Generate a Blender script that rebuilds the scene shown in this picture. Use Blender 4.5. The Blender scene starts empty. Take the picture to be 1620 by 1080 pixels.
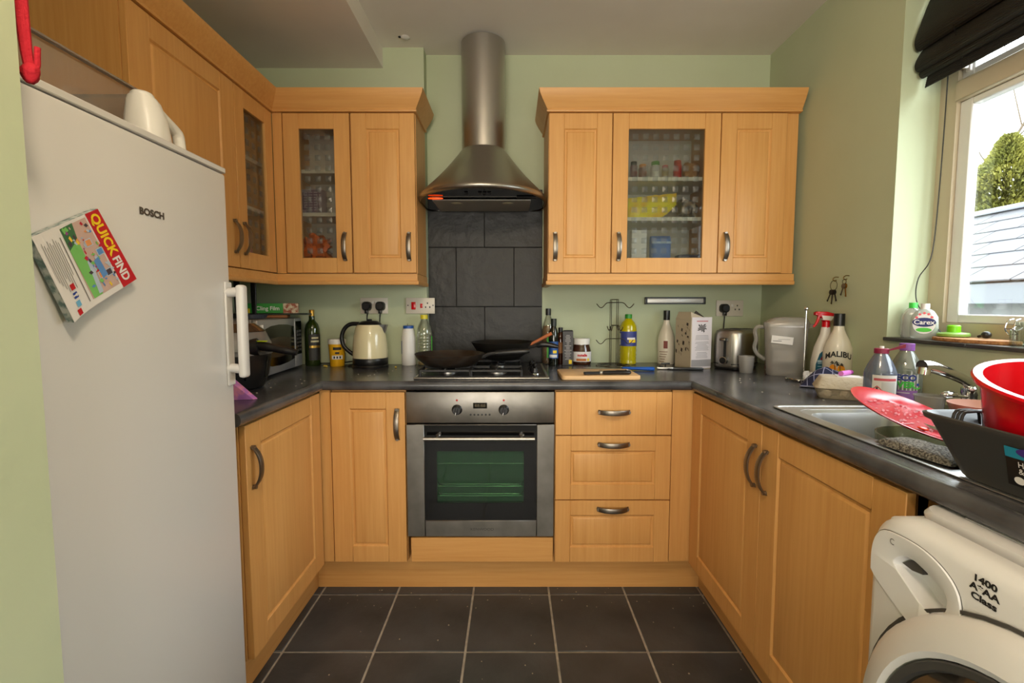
import bpy, bmesh, math, random
from math import sin, cos, pi, radians, sqrt, atan2
from mathutils import Vector, Matrix, noise

random.seed(7)
SC = bpy.context.scene
COL = SC.collection

# ------------------------------------------------------------------ camera, world, lights, exposure
FPX = 750.0                                   # focal length in pixels of the 1620 px wide photograph
TH = math.atan(55 / FPX)                      # downward pitch
CH = 1.2                                      # camera height
CT, ST = cos(TH), sin(TH)
cam = bpy.data.cameras.new('camera')
cam.sensor_width = 36
cam.lens = FPX / 1620 * 36
cam.clip_start = 0.02
camo = bpy.data.objects.new('camera', cam)
camo.location = (0, 0, CH)
camo.rotation_euler = (pi / 2 - TH, 0, 0)
COL.objects.link(camo)
SC.camera = camo

world = bpy.data.worlds.new('overcast_sky')
SC.world = world
world.use_nodes = True
wn = world.node_tree.nodes['Background']
wn.inputs[0].default_value = (0.90, 0.96, 1.0, 1)
wn.inputs[1].default_value = 11.0


def area(name, loc, target, sx, sy, energy, col=(1, 1, 1), portal=False):
    l = bpy.data.lights.new(name, 'AREA')
    l.shape = 'RECTANGLE'
    l.size, l.size_y = sx, sy
    l.energy = energy
    l.color = col
    o = bpy.data.objects.new(name, l)
    o.location = loc
    d = Vector(target) - Vector(loc)
    o.rotation_euler = d.to_track_quat('-Z', 'Y').to_euler()
    COL.objects.link(o)
    if portal:
        l.cycles.is_portal = True
    return o


area('window_portal', (1.66, 1.10, 1.68), (0, 1.10, 1.68), 1.15, 1.2, 1, portal=True)
pl_ = bpy.data.lights.new('pendant_lamp', 'POINT')
pl_.energy = 26
pl_.color = (1.0, 0.80, 0.56)
pl_.shadow_soft_size = 0.09
plo = bpy.data.objects.new('pendant_lamp', pl_)
plo.location = (-0.05, 0.15, 2.12)
COL.objects.link(plo)
area('rear_fill', (-0.1, -2.4, 1.30), (0.0, 1.0, 2.9), 2.2, 1.7, 98, (1.0, 0.93, 0.85))  # added fill lamp behind the viewer, tilted up to brighten the ceiling
SC.view_settings.view_transform = 'Standard'
SC.view_settings.look = 'None'
SC.view_settings.gamma = 1
SC.view_settings.use_curve_mapping = False
SC.view_settings.exposure = 0.02
SC.cycles.max_bounces = 8
SC.cycles.transparent_max_bounces = 24
SC.cycles.caustics_reflective = False
SC.cycles.caustics_refractive = False
SC.cycles.sample_clamp_indirect = 6


# ------------------------------------------------------------------ measuring: a photograph pixel to a point of a real plane
def ray(px, py):
    u, v = px - 810, py - 540
    return u, FPX * CT - v * ST, -v * CT - FPX * ST


def on_y(px, py, y):
    r = ray(px, py); t = y / r[1]
    return Vector((r[0] * t, y, CH + r[2] * t))


def on_z(px, py, z):
    r = ray(px, py); t = (z - CH) / r[2]
    return Vector((r[0] * t, r[1] * t, z))


def on_x(px, py, x):
    r = ray(px, py); t = x / r[0]
    return Vector((x, r[1] * t, CH + r[2] * t))


ZT = 0.905                                    # worktop height


def spot(pl, pr, pb, pt, z=ZT, ymax=2.485):
    """place of a round thing standing on height z: x, y, radius, height"""
    p = on_z((pl + pr) / 2, pb, z)
    d = p.y * CT - (z - CH) * ST
    r = (pr - pl) / 2 * d / FPX
    y = min(p.y + r, ymax - r - .004)
    d = y * CT - (z - CH) * ST
    r = (pr - pl) / 2 * d / FPX
    x = ((pl + pr) / 2 - 810) / FPX * d
    return x, y, r, on_y((pl + pr) / 2, pt, y).z - z


# ------------------------------------------------------------------ materials
def lin(c):
    out = []
    for v in c[:3]:
        v /= 255.0
        out.append(v / 12.92 if v <= 0.04045 else ((v + 0.055) / 1.055) ** 2.4)
    return (*out, 1)


MATS = {}


def mat(name, col, rough=.5, metal=0., spec=.5, var=None, bump=None, trans=0., coat=0., emit=0., sub=0.):
    """principled material; var=(second colour, scale, contrast) blotches, bump=(strength, scale)"""
    if name in MATS:
        return MATS[name]
    m = bpy.data.materials.new(name)
    m.use_nodes = True
    nt = m.node_tree
    b = nt.nodes['Principled BSDF']
    b.inputs['Base Color'].default_value = lin(col)
    b.inputs['Roughness'].default_value = rough
    b.inputs['Metallic'].default_value = metal
    b.inputs['Specular IOR Level'].default_value = spec
    b.inputs['Transmission Weight'].default_value = trans
    b.inputs['Coat Weight'].default_value = coat
    if emit:
        b.inputs['Emission Color'].default_value = lin(col)
        b.inputs['Emission Strength'].default_value = emit
    if var or bump:
        tc = nt.nodes.new('ShaderNodeTexCoord')
    if var:
        n = nt.nodes.new('ShaderNodeTexNoise')
        n.inputs['Scale'].default_value = var[1]
        n.inputs['Detail'].default_value = 5
        r = nt.nodes.new('ShaderNodeMapRange')
        k = var[2]
        r.inputs['From Min'].default_value = .5 - k
        r.inputs['From Max'].default_value = .5 + k
        mx = nt.nodes.new('ShaderNodeMix'); mx.data_type = 'RGBA'
        mx.inputs['A'].default_value = lin(col)
        mx.inputs['B'].default_value = lin(var[0])
        nt.links.new(tc.outputs['Object'], n.inputs['Vector'])
        nt.links.new(n.outputs['Fac'], r.inputs['Value'])
        nt.links.new(r.outputs[0], mx.inputs['Factor'])
        nt.links.new(mx.outputs['Result'], b.inputs['Base Color'])
    if bump:
        n = nt.nodes.new('ShaderNodeTexNoise')
        n.inputs['Scale'].default_value = bump[1]
        n.inputs['Detail'].default_value = 4
        bp = nt.nodes.new('ShaderNodeBump')
        bp.inputs['Strength'].default_value = bump[0]
        bp.inputs['Distance'].default_value = .01
        nt.links.new(tc.outputs['Object'], n.inputs['Vector'])
        nt.links.new(n.outputs['Fac'], bp.inputs['Height'])
        nt.links.new(bp.outputs[0], b.inputs['Normal'])
    MATS[name] = m
    return m


def wood(name, axis, c1=(221, 168, 103), c2=(206, 149, 84), rough=.42):
    """beech-effect foil: fine streaks along the given axis"""
    m = bpy.data.materials.new(name)
    m.use_nodes = True
    nt = m.node_tree
    b = nt.nodes['Principled BSDF']
    b.inputs['Roughness'].default_value = rough
    b.inputs['Specular IOR Level'].default_value = .4
    tc = nt.nodes.new('ShaderNodeTexCoord')
    mp = nt.nodes.new('ShaderNodeMapping')
    s = [85, 85, 85]; s[axis] = 3.0
    mp.inputs['Scale'].default_value = s
    n = nt.nodes.new('ShaderNodeTexNoise')
    n.inputs['Scale'].default_value = 1
    n.inputs['Detail'].default_value = 4
    n.inputs['Roughness'].default_value = .65
    mp2 = nt.nodes.new('ShaderNodeMapping')
    s = [9, 9, 9]; s[axis] = 1.1
    mp2.inputs['Scale'].default_value = s
    n2 = nt.nodes.new('ShaderNodeTexNoise')
    n2.inputs['Scale'].default_value = 1
    add = nt.nodes.new('ShaderNodeMath'); add.operation = 'MULTIPLY_ADD'
    add.inputs[1].default_value = .6
    ad2 = nt.nodes.new('ShaderNodeMath'); ad2.operation = 'MULTIPLY'
    ad2.inputs[1].default_value = .4
    r = nt.nodes.new('ShaderNodeMapRange')
    r.inputs['From Min'].default_value = .33
    r.inputs['From Max'].default_value = .68
    mx = nt.nodes.new('ShaderNodeMix'); mx.data_type = 'RGBA'
    mx.inputs['A'].default_value = lin(c2)
    mx.inputs['B'].default_value = lin(c1)
    L = nt.links.new
    L(tc.outputs['Object'], mp.inputs[0]); L(mp.outputs[0], n.inputs['Vector'])
    L(tc.outputs['Object'], mp2.inputs[0]); L(mp2.outputs[0], n2.inputs['Vector'])
    L(n2.outputs['Fac'], ad2.inputs[0])
    L(n.outputs['Fac'], add.inputs[0]); L(ad2.outputs[0], add.inputs[2])
    L(add.outputs[0], r.inputs['Value']); L(r.outputs[0], mx.inputs['Factor'])
    L(mx.outputs['Result'], b.inputs['Base Color'])
    return m


def clear(name, tint, opacity, rough=.08, gloss=.12, body=None):
    """see-through plastic or glass: tinted transparency, a little body colour, a glossy skin"""
    m = bpy.data.materials.new(name)
    m.use_nodes = True
    nt = m.node_tree
    nt.nodes.clear()
    out = nt.nodes.new('ShaderNodeOutputMaterial')
    tr = nt.nodes.new('ShaderNodeBsdfTransparent')
    tr.inputs[0].default_value = lin(tint)
    df = nt.nodes.new('ShaderNodeBsdfDiffuse')
    df.inputs[0].default_value = lin(body or tint)
    gl = nt.nodes.new('ShaderNodeBsdfGlossy')
    gl.inputs['Roughness'].default_value = rough
    m1 = nt.nodes.new('ShaderNodeMixShader')
    m1.inputs[0].default_value = opacity
    m2 = nt.nodes.new('ShaderNodeMixShader')
    lw = nt.nodes.new('ShaderNodeLayerWeight')
    lw.inputs['Blend'].default_value = .35
    mu = nt.nodes.new('ShaderNodeMath'); mu.operation = 'MULTIPLY_ADD'
    mu.inputs[1].default_value = gloss * 2
    mu.inputs[2].default_value = gloss * .4
    mu.use_clamp = True
    L = nt.links.new
    L(tr.outputs[0], m1.inputs[1]); L(df.outputs[0], m1.inputs[2])
    L(lw.outputs['Fresnel'], mu.inputs[0]); L(mu.outputs[0], m2.inputs[0])
    L(m1.outputs[0], m2.inputs[1]); L(gl.outputs[0], m2.inputs[2])
    L(m2.outputs[0], out.inputs[0])
    return m


def checks(name, c1, c2, scale, c3=None, line=.06):
    """woven check: dark ground with thin pale lines both ways (object coordinates)"""
    m = bpy.data.materials.new(name)
    m.use_nodes = True
    nt = m.node_tree
    b = nt.nodes['Principled BSDF']
    b.inputs['Roughness'].default_value = .9
    tc = nt.nodes.new('ShaderNodeTexCoord')
    sp = nt.nodes.new('ShaderNodeSeparateXYZ')
    L = nt.links.new
    L(tc.outputs['UV'], sp.inputs[0])
    outs = []
    for k in range(2):
        mu = nt.nodes.new('ShaderNodeMath'); mu.operation = 'MULTIPLY'; mu.inputs[1].default_value = scale
        fr = nt.nodes.new('ShaderNodeMath'); fr.operation = 'FRACT'
        lt = nt.nodes.new('ShaderNodeMath'); lt.operation = 'LESS_THAN'; lt.inputs[1].default_value = line
        L(sp.outputs[k], mu.inputs[0]); L(mu.outputs[0], fr.inputs[0]); L(fr.outputs[0], lt.inputs[0])
        outs.append(lt)
    mxm = nt.nodes.new('ShaderNodeMath'); mxm.operation = 'MAXIMUM'
    L(outs[0].outputs[0], mxm.inputs[0]); L(outs[1].outputs[0], mxm.inputs[1])
    mx = nt.nodes.new('ShaderNodeMix'); mx.data_type = 'RGBA'
    mx.inputs['A'].default_value = lin(c1); mx.inputs['B'].default_value = lin(c2)
    L(mxm.outputs[0], mx.inputs['Factor']); L(mx.outputs['Result'], b.inputs['Base Color'])
    return m


def chequer(name, c1, c2, scale):
    m = bpy.data.materials.new(name)
    m.use_nodes = True
    nt = m.node_tree
    b = nt.nodes['Principled BSDF']
    b.inputs['Roughness'].default_value = .5
    tc = nt.nodes.new('ShaderNodeTexCoord')
    mp = nt.nodes.new('ShaderNodeMapping'); mp.inputs['Rotation'].default_value = (0, pi / 4, 0)
    ck = nt.nodes.new('ShaderNodeTexChecker')
    ck.inputs['Scale'].default_value = scale
    ck.inputs['Color1'].default_value = lin(c1); ck.inputs['Color2'].default_value = lin(c2)
    L = nt.links.new
    L(tc.outputs['Object'], mp.inputs[0]); L(mp.outputs[0], ck.inputs['Vector']); L(ck.outputs['Color'], b.inputs['Base Color'])
    return m


WZ = wood('beech_upright', 2)
WX = wood('beech_lengthways', 0)
WY = wood('beech_cross', 1)
PAINT = mat('green_wall_paint', (188, 196, 166), .75, var=((180, 188, 156), 3, .3), bump=(.08, 25))
CEILP = mat('ceiling_paint', (234, 228, 218), .85, var=((222, 214, 203), 2.2, .25))
WHITEP = mat('white_trim_paint', (205, 198, 182), .5)
STEEL = mat('brushed_steel', (186, 182, 176), .36, 1.0, bump=(.02, 300))
STEELD = mat('worn_oven_steel', (150, 146, 140), .38, 1.0, var=((122, 118, 112), 9, .2))
CHROME = mat('chrome', (215, 215, 215), .1, 1.0)
PEWTER = mat('pewter_handle', (142, 134, 124), .38, 1.0)
BLACK = mat('black_plastic', (22, 22, 23), .35)
BLACKM = mat('black_matt', (18, 18, 18), .7)
BLACKG = mat('black_gloss', (8, 8, 9), .08)
GRAPH = mat('graphite_plastic', (70, 68, 66), .45)
IRON = mat('cast_iron', (34, 33, 33), .55, bump=(.1, 120))
WHITE = mat('white_enamel', (214, 212, 211), .3)
WHITEPL = mat('white_plastic', (226, 223, 218), .35)
PAPER = mat('white_paper', (228, 224, 222), .6)
INK = mat('black_print', (25, 24, 26), .6)
INKG = mat('grey_print', (120, 118, 118), .6)
RED = mat('red_plastic', (200, 8, 24), .22)
REDD = mat('red_print', (190, 20, 35), .5)
YEL = mat('yellow_print', (240, 205, 30), .5)
BLUEP = mat('blue_print', (40, 70, 160), .5)
GREENP = mat('green_print', (80, 190, 60), .5)
SHELF = mat('white_melamine', (222, 216, 202), .4)
CARC = mat('cabinet_lining', (214, 208, 198), .6)
PANE = clear('window_glass', (250, 252, 252), .0, .02, .05)
CABGL = clear('cabinet_glass', (236, 238, 236), .03, .03, .10, (120, 122, 120))
STUD = clear('bevelled_glass', (222, 226, 224), .15, .2, .05, (160, 162, 160))
FROST = clear('frosted_plastic', (230, 228, 226), .32, .2, .12, (214, 210, 206))
CLEARP = clear('clear_plastic', (238, 240, 232), .10, .06, .2, (220, 220, 205))
GLASSW = clear('clear_glassware', (232, 240, 232), .10, .03, .3, (190, 200, 180))


# ------------------------------------------------------------------ geometry helpers (each adds a shape to a bmesh)
def BM():
    return bmesh.new()


def box(bm, x0, x1, y0, y1, z0, z1, bev=0., seg=2, mi=0, M=None):
    vs = [bm.verts.new((x, y, z)) for x in (x0, x1) for y in (y0, y1) for z in (z0, z1)]
    idx = [(0, 1, 3, 2), (4, 6, 7, 5), (0, 4, 5, 1), (2, 3, 7, 6), (0, 2, 6, 4), (1, 5, 7, 3)]
    fs = [bm.faces.new([vs[i] for i in f]) for f in idx]
    for f in fs:
        f.material_index = mi
    if M is not None:
        bmesh.ops.transform(bm, matrix=M, verts=vs)
    if bev:
        es = list({e for f in fs for e in f.edges})
        bmesh.ops.bevel(bm, geom=es, offset=bev, segments=seg, profile=.5, affect='EDGES', material=mi)
    return bm


def ring(bm, pts):
    return [bm.verts.new(p) for p in pts]


def loft(bm, rings, closed=True, cap0=True, cap1=True, mi=0):
    """rings: lists of points of equal length"""
    R = [ring(bm, r) for r in rings]
    n = len(R[0])
    fs = []
    for a, b in zip(R, R[1:]):
        for i in range(n if closed else n - 1):
            j = (i + 1) % n
            fs.append(bm.faces.new((a[i], a[j], b[j], b[i])))
    if closed and cap0 and n > 2:
        fs.append(bm.faces.new(list(reversed(R[0]))))
    if closed and cap1 and n > 2:
        fs.append(bm.faces.new(R[-1]))
    for f in fs:
        f.material_index = mi
    return R


def lathe(bm, prof, n=28, cx=0, cy=0, cap0=True, cap1=True, a0=None, a1=None, sy=1., mi=0, z0=0.):
    """profile [(radius, z)] about the vertical; a0..a1 (from the front, -y) makes a partial shell"""
    if a0 is None:
        rings = [[(cx + max(r, 1e-4) * sin(2 * pi * i / n), cy - max(r, 1e-4) * sy * cos(2 * pi * i / n), z + z0) for i in range(n)] for r, z in prof]
        loft(bm, rings, True, cap0, cap1, mi)
    else:
        rings = [[(cx + r * sin(a0 + (a1 - a0) * i / n), cy - r * sy * cos(a0 + (a1 - a0) * i / n), z + z0) for i in range(n + 1)] for r, z in prof]
        loft(bm, rings, False, mi=mi)
    return bm


def frame_of(d):
    d = d.normalized()
    u = Vector((0, 0, 1)) if abs(d.z) < .9 else Vector((1, 0, 0))
    s = d.cross(u).normalized()
    return s, s.cross(d).normalized()


def tube(bm, pts, r, n=8, mi=0, closed=False):
    """round bar along points; r a number or one per point"""
    pts = [Vector(p) for p in pts]
    rs = r if isinstance(r, (list, tuple)) else [r] * len(pts)
    rings = []
    s0 = None
    for i, p in enumerate(pts):
        a = pts[i - 1] if i else (pts[-1] if closed else p)
        b = pts[i + 1] if i < len(pts) - 1 else (pts[0] if closed else p)
        d = (b - a)
        if d.length < 1e-9:
            d = Vector((0, 0, 1))
        s, t = frame_of(d)
        if s0 is not None:
            s = (s0 - d.normalized() * s0.dot(d.normalized()))
            s = s.normalized() if s.length > 1e-6 else frame_of(d)[0]
            t = s.cross(d.normalized())
        s0 = s
        rings.append([p + rs[i] * (cos(2 * pi * k / n) * s + sin(2 * pi * k / n) * t) for k in range(n)])
    if closed:
        rings.append(rings[0])
        loft(bm, rings, True, False, False, mi)
    else:
        loft(bm, rings, True, True, True, mi)
    return bm


def smooth(pts, k=4):
    """Catmull-Rom through the points"""
    P = [Vector(p) for p in pts]
    P = [2 * P[0] - P[1]] + P + [2 * P[-1] - P[-2]]
    out = []
    for i in range(1, len(P) - 2):
        for j in range(k):
            t = j / k
            a, b, c, d = P[i - 1], P[i], P[i + 1], P[i + 2]
            out.append(.5 * ((2 * b) + (c - a) * t + (2 * a - 5 * b + 4 * c - d) * t * t + (3 * b - a - 3 * c + d) * t ** 3))
    out.append(P[-2])
    return out


def prism(bm, poly, lo, hi, axis='z', bev=0., mi=0):
    """polygon extruded along an axis; x: (y,z) polygon, y: (x,z) polygon, z: (x,y) polygon"""
    f = {'z': lambda a, b, c: (a, b, c), 'y': lambda a, b, c: (a, c, b), 'x': lambda a, b, c: (c, a, b)}[axis]
    A = [bm.verts.new(f(a, b, lo)) for a, b in poly]
    B = [bm.verts.new(f(a, b, hi)) for a, b in poly]
    n = len(poly)
    fs = [bm.faces.new(A), bm.faces.new(list(reversed(B)))]
    fs += [bm.faces.new((A[i], B[i], B[(i + 1) % n], A[(i + 1) % n])) for i in range(n)]
    for q in fs:
        q.material_index = mi
    if bev:
        es = [e for q in fs[:2] for e in q.edges]
        bmesh.ops.bevel(bm, geom=list(set(es)), offset=bev, segments=2, profile=.5, affect='EDGES', material=mi)
    return bm


def rrect(w, d, r, n=5, cx=0, cy=0):
    pts = []
    for qx, qy, a in ((1, 1, 0), (-1, 1, pi / 2), (-1, -1, pi), (1, -1, 3 * pi / 2)):
        for i in range(n + 1):
            t = a + pi / 2 * i / n
            pts.append((cx + qx * (w / 2 - r) + r * cos(t), cy + qy * (d / 2 - r) + r * sin(t)))
    return pts


def sweep(bm, path, prof, mi=0, cap=True):
    """profile [(out, z)] along a plan path, mitred; 'out' is to the right of the walking direction"""
    P = [Vector((p[0], p[1])) for p in path]
    rings = []
    for i, p in enumerate(P):
        d1 = (P[i] - P[i - 1]).normalized() if i else (P[1] - P[0]).normalized()
        d2 = (P[i + 1] - P[i]).normalized() if i < len(P) - 1 else d1
        n1 = Vector((d1.y, -d1.x)); n2 = Vector((d2.y, -d2.x))
        m = (n1 + n2)
        m = m / max(m.dot(n1), 1e-6)
        rings.append([(p.x + m.x * o, p.y + m.y * o, z) for o, z in prof])
    loft(bm, rings, True, cap, cap, mi)
    return bm


def ellipsoid(bm, c, r, nu=14, nv=9, mi=0, nz=0., ns=20, seed=0, squash=1.0):
    rings = []
    for j in range(1, nv):
        ph = pi * j / nv - pi / 2
        rr = []
        for i in range(nu):
            t = 2 * pi * i / nu
            ce = abs(cos(ph)) ** squash
            v = Vector((ce * cos(t), ce * sin(t), math.copysign(abs(sin(ph)) ** squash, sin(ph))))
            p = Vector((c[0] + r[0] * v.x, c[1] + r[1] * v.y, c[2] + r[2] * v.z))
            if nz:
                k = noise.noise(p * ns + Vector((seed, seed * 2, 0)))
                k2 = abs(noise.noise(p * ns * 2.3 + Vector((seed, 3, 0))))
                p = Vector(c) + (p - Vector(c)) * (1 + nz * (k - k2))
            rr.append(p)
        rings.append(rr)
    loft(bm, rings, True, True, True, mi)
    return bm


def patch(bm, poly, mi=0):
    f = bm.faces.new([bm.verts.new(p) for p in poly])
    f.material_index = mi
    return f


def obj(name, bm, m, parent=None, loc=None, rot=None, flat=False, ang=38, kind=None):
    bmesh.ops.recalc_face_normals(bm, faces=bm.faces[:])
    me = bpy.data.meshes.new(name)
    bm.to_mesh(me)
    bm.free()
    for x in (m if isinstance(m, (list, tuple)) else [m]):
        me.materials.append(x)
    if not flat:
        for p in me.polygons:
            p.use_smooth = True
        me.set_sharp_from_angle(angle=radians(ang))
    o = bpy.data.objects.new(name, me)
    COL.objects.link(o)
    if parent is not None:
        o.parent = parent
    if loc is not None:
        o.location = loc
    if rot is not None:
        o.rotation_euler = rot
    if kind:
        o['kind'] = kind
    return o


def thing(name, label, cat, loc=(0, 0, 0), rz=0., group=None, rot=None):
    o = bpy.data.objects.new(name, None)
    o.empty_display_size = .05
    COL.objects.link(o)
    o.location = loc
    o.rotation_euler = rot if rot else (0, 0, rz)
    o['label'] = label
    o['category'] = cat
    if group:
        o['group'] = group
    return o


def tag(o, label, cat, group=None):
    o['label'] = label
    o['category'] = cat
    if group:
        o['group'] = group
    return o


def struct(name, bm, m, parent=None, flat=False, label=None):
    o = obj(name, bm, m, parent, flat=flat)
    if parent is None:
        o['kind'] = 'structure'
        o['category'] = name.split('_')[0]
        if label:
            o['label'] = label
    return o


_tc = {}


def text_mesh(s, size, bold=0.):
    """outline of a word as (verts, faces), centred"""
    k = (s, size, bold)
    if k not in _tc:
        c = bpy.data.curves.new('lettering', 'FONT')
        c.body = s
        c.size = size
        c.align_x = 'CENTER'
        c.align_y = 'CENTER'
        c.offset = bold
        c.resolution_u = 3
        t = bpy.data.objects.new('lettering', c)
        COL.objects.link(t)
        dg = bpy.context.evaluated_depsgraph_get()
        me = bpy.data.meshes.new_from_object(t.evaluated_get(dg))
        _tc[k] = ([v.co.copy() for v in me.vertices], [tuple(p.vertices) for p in me.polygons])
        bpy.data.objects.remove(t)
        bpy.data.curves.remove(c)
        bpy.data.meshes.remove(me)
    return _tc[k]


def text(bm, s, size, f, mi=0, bold=0., sx=1.):
    """adds a word to a mesh; f maps text plane (a, b) to a point"""
    vs, fs = text_mesh(s, size, bold)
    V = [bm.verts.new(f(v.x * sx, v.y)) for v in vs]
    for p in fs:
        try:
            q = bm.faces.new([V[i] for i in p])
            q.material_index = mi
        except ValueError:
            pass
    return bm


def around(R, z, a0=0., lift=.0006):
    """text plane wrapped round a bottle of radius R, facing -y at angle a0"""
    return lambda a, b: ((R + lift) * sin(a0 + a / R), -(R + lift) * cos(a0 + a / R), z + b)


def flat_xz(x, y, z):
    return lambda a, b: (x + a, y, z + b)


# ------------------------------------------------------------------ the room
XL, XR = -1.38, 1.31            # left and right walls
YB, YC = 2.50, 2.43             # back wall: recess behind the hob, and the part that stands forward
ZC = 2.47                       # ceiling
XS = -0.435                     # where the back wall steps
YR = -2.6                       # rear wall

bm = BM(); box(bm, XL - .1, XR + .3, YR - .1, YB + .1, -.12, -.0035)
floor = struct('floor', bm, mat('tile_grout', (186, 178, 166), .8, var=((150, 142, 132), 30, .2)), label='dark grey square tiled kitchen floor with pale grout')
TILE = mat('charcoal_floor_tile', (76, 78, 82), .42, var=((50, 52, 55), 4, .16), bump=(.12, 40))
TW, TD = .319, .330
bm = BM(); box(bm, 0, TW - .0085, 0, TD - .0085, -.006, 0, .0015, 1)
t0 = obj('tile', bm, TILE, floor)
first = True
ntile = 0
for j in range(-8, 2):
    for i in range(-4, 7):
        x, y = -.478 + (i - 1) * TW, 1.575 + j * TD
        if x > XR - .05 or y + TD < YR or x < XL - .2:
            continue
        o = t0 if first else t0.copy()
        if not first:
            COL.objects.link(o)
        first = False
        o.location = (x, y, random.uniform(-.0006, .0003))
        ntile += 1

bm = BM()
box(bm, XS, XR + .3, YB, YB + .12, 0, ZC)
box(bm, XL - .12, XS, YC, YB + .12, 0, ZC)
wall_back = struct('wall_back', bm, PAINT, label='pale green back wall of the kitchen')
bm = BM(); box(bm, XL - .12, XL, YR, YC + .02, 0, ZC)
struct('wall_left', bm, PAINT, label='green wall behind the fridge and cabinets')
WY0, WY1, WZ0, WZ1 = .52, 1.655, 1.095, 2.28
bm = BM()
T = .20
box(bm, XR, XR + T, WY1, YB + .05, 0, ZC)
box(bm, XR, XR + T, YR, WY0, 0, ZC)
box(bm, XR, XR + T, WY0, WY1, 0, WZ0 - .012)
box(bm, XR, XR + T, WY0, WY1, WZ1, ZC)
struct('wall_right', bm, PAINT, label='olive green wall with the window above the sink')
bm = BM(); box(bm, XL - .1, XR + .2, YR - .1, YR, 0, ZC)
struct('wall_rear', bm, PAINT, label='green wall behind the viewer')
bm = BM(); box(bm, XL, -.62, .50, .62, 0, ZC)
struct('wall_partition', bm, PAINT, label='pale green wall end beside the fridge')
bm = BM(); box(bm, XL - .1, XR + .2, YR - .1, YB + .1, ZC, ZC + .1)
ceil = struct('ceiling', bm, CEILP, label='dull off-white ceiling above the hood')
bm = BM(); box(bm, XL, -.636, .63, YC, 2.372, ZC - .001)
struct('ceiling_bulkhead', bm, CEILP, label='lowered ceiling box along the left side')
bm = BM()
lathe(bm, [(.02, 0), (.022, -.002), (.016, -.005), (.006, -.006)], 14, cap0=False)
obj('plaster_patch', bm, PAPER, ceil, (-.505, 2.34, ZC))
bm = BM(); lathe(bm, [(.007, -.0005), (.006, -.004), (.001, -.006)], 8)
obj('screw_hole', bm, BLACKM, ceil, (-.53, 2.335, ZC))

# slate splashback, tile by tile
SL = mat('slate_tile', (34, 33, 32), .5, var=((23, 22, 22), 7, .25), bump=(.5, 18))
bm = BM(); box(bm, -.4345, .1575, YB - .006, YB - .0003, .906, 1.80); obj('grout', bm, mat('dark_grout', (40, 39, 38), .8), wall_back)
rows = [(.905, 1.199, [-.435, -.143, .158]), (1.202, 1.505, [-.435, -.29, .01, .158]), (1.508, 1.80, [-.435, -.143, .158])]
for z0, z1, xs in rows:
    for a, b in zip(xs, xs[1:]):
        bm = BM(); box(bm, a + .001, b - .001, YB - .012 - random.uniform(0, .0015), YB - .0005, z0, z1, .0015, 1)
        obj('tile', bm, SL, wall_back)

# window: frame, panes, sill
CREAM = mat('cream_window_paint', (196, 184, 160), .45)
UPVC = mat('white_window_frame', (228, 228, 226), .3)
FX0, FX1 = 1.445, 1.505
bm = BM()
box(bm, FX0, FX1, WY1 - .062, WY1, WZ0, WZ1)
box(bm, FX0, FX1, WY0, WY0 + .06, WZ0, WZ1)
box(bm, FX0, FX1, WY0 + .06, WY1 - .062, WZ1 - .05, WZ1)
box(bm, FX0, FX1, WY0 + .06, WY1 - .062, WZ0, WZ0 + .052)
box(bm, FX0 - .008, FX1, WY0 + .06, WY1 - .062, 1.862, 1.925, .003, 1)
win = struct('window_1', bm, CREAM, label='window over the sink with one lower and one upper light')
bm = BM()
sy0, sy1 = WY0 + .06, WY1 - .062
for z0, z1 in ((WZ0 + .052, 1.862), (1.925, WZ1 - .05)):
    w = .042
    x0, x1 = FX0 + .012, FX0 + .045
    box(bm, x0, x1, sy1 - w, sy1, z0, z1, .003, 1); box(bm, x0, x1, sy0, sy0 + w, z0, z1, .003, 1)
    box(bm, x0, x1, sy0 + w, sy1 - w, z0, z0 + .028, .003, 1); box(bm, x0, x1, sy0 + w, sy1 - w, z1 - .022, z1, .003, 1)
obj('sash', bm, UPVC, win)
for z0, z1 in ((WZ0 + .08, 1.84), (1.953, WZ1 - .072)):
    bm = BM(); box(bm, FX0 + .028, FX0 + .032, sy0 + .042, sy1 - .042, z0, z1)
    obj('pane', bm, PANE, win)
bm = BM(); box(bm, FX0 + .004, FX0 + .016, sy1 - .035, sy1 - .018, 1.945, 1.985, .003); box(bm, FX0 - .012, FX0 + .006, sy1 - .03, sy1 - .022, 1.955, 1.975, .002)
obj('window_catch', bm, WHITEPL, win)
SILL = mat('dark_sill_tile', (44, 43, 44), .35, var=((70, 68, 66), 12, .2))
for k, (a, b) in enumerate(((1.352, WY1), (1.05, 1.35), (.748, 1.048), (WY0, .746))):
    bm = BM(); box(bm, XR - .014, FX0 + .001, a, b, WZ0 - .012, WZ0, .002, 1)
    obj('tile', bm, SILL, win)

# ------------------------------------------------------------------ fitted units
def handle_bm(L=.128):
    """bowed strap handle with fine ridges, along z, standing out towards -y"""
    bm = BM()
    n = 34
    rings = []
    for i in range(n + 1):
        s = i / n * 2 - 1
        z = s * L / 2
        out = .026 * (1 - abs(s) ** 2.4) + .002
        w = .009 * (1 + .12 * (1 - s * s))
        r = .0007 if (i % 2 and abs(s) < .75) else 0
        y0, y1 = -out - .0035 - r, -out + .0025
        rings.append([(-w, y0 + .0015, z), (-w * .6, y0, z), (w * .6, y0, z), (w, y0 + .0015, z), (w, y1, z), (-w, y1, z)])
    loft(bm, rings)
    for s in (-1, 1):
        tube(bm, [(0, .0, s * L / 2 * .93), (0, -.011, s * L / 2 * .93)], .0065, 10)
    return bm


_h = {}


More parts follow.
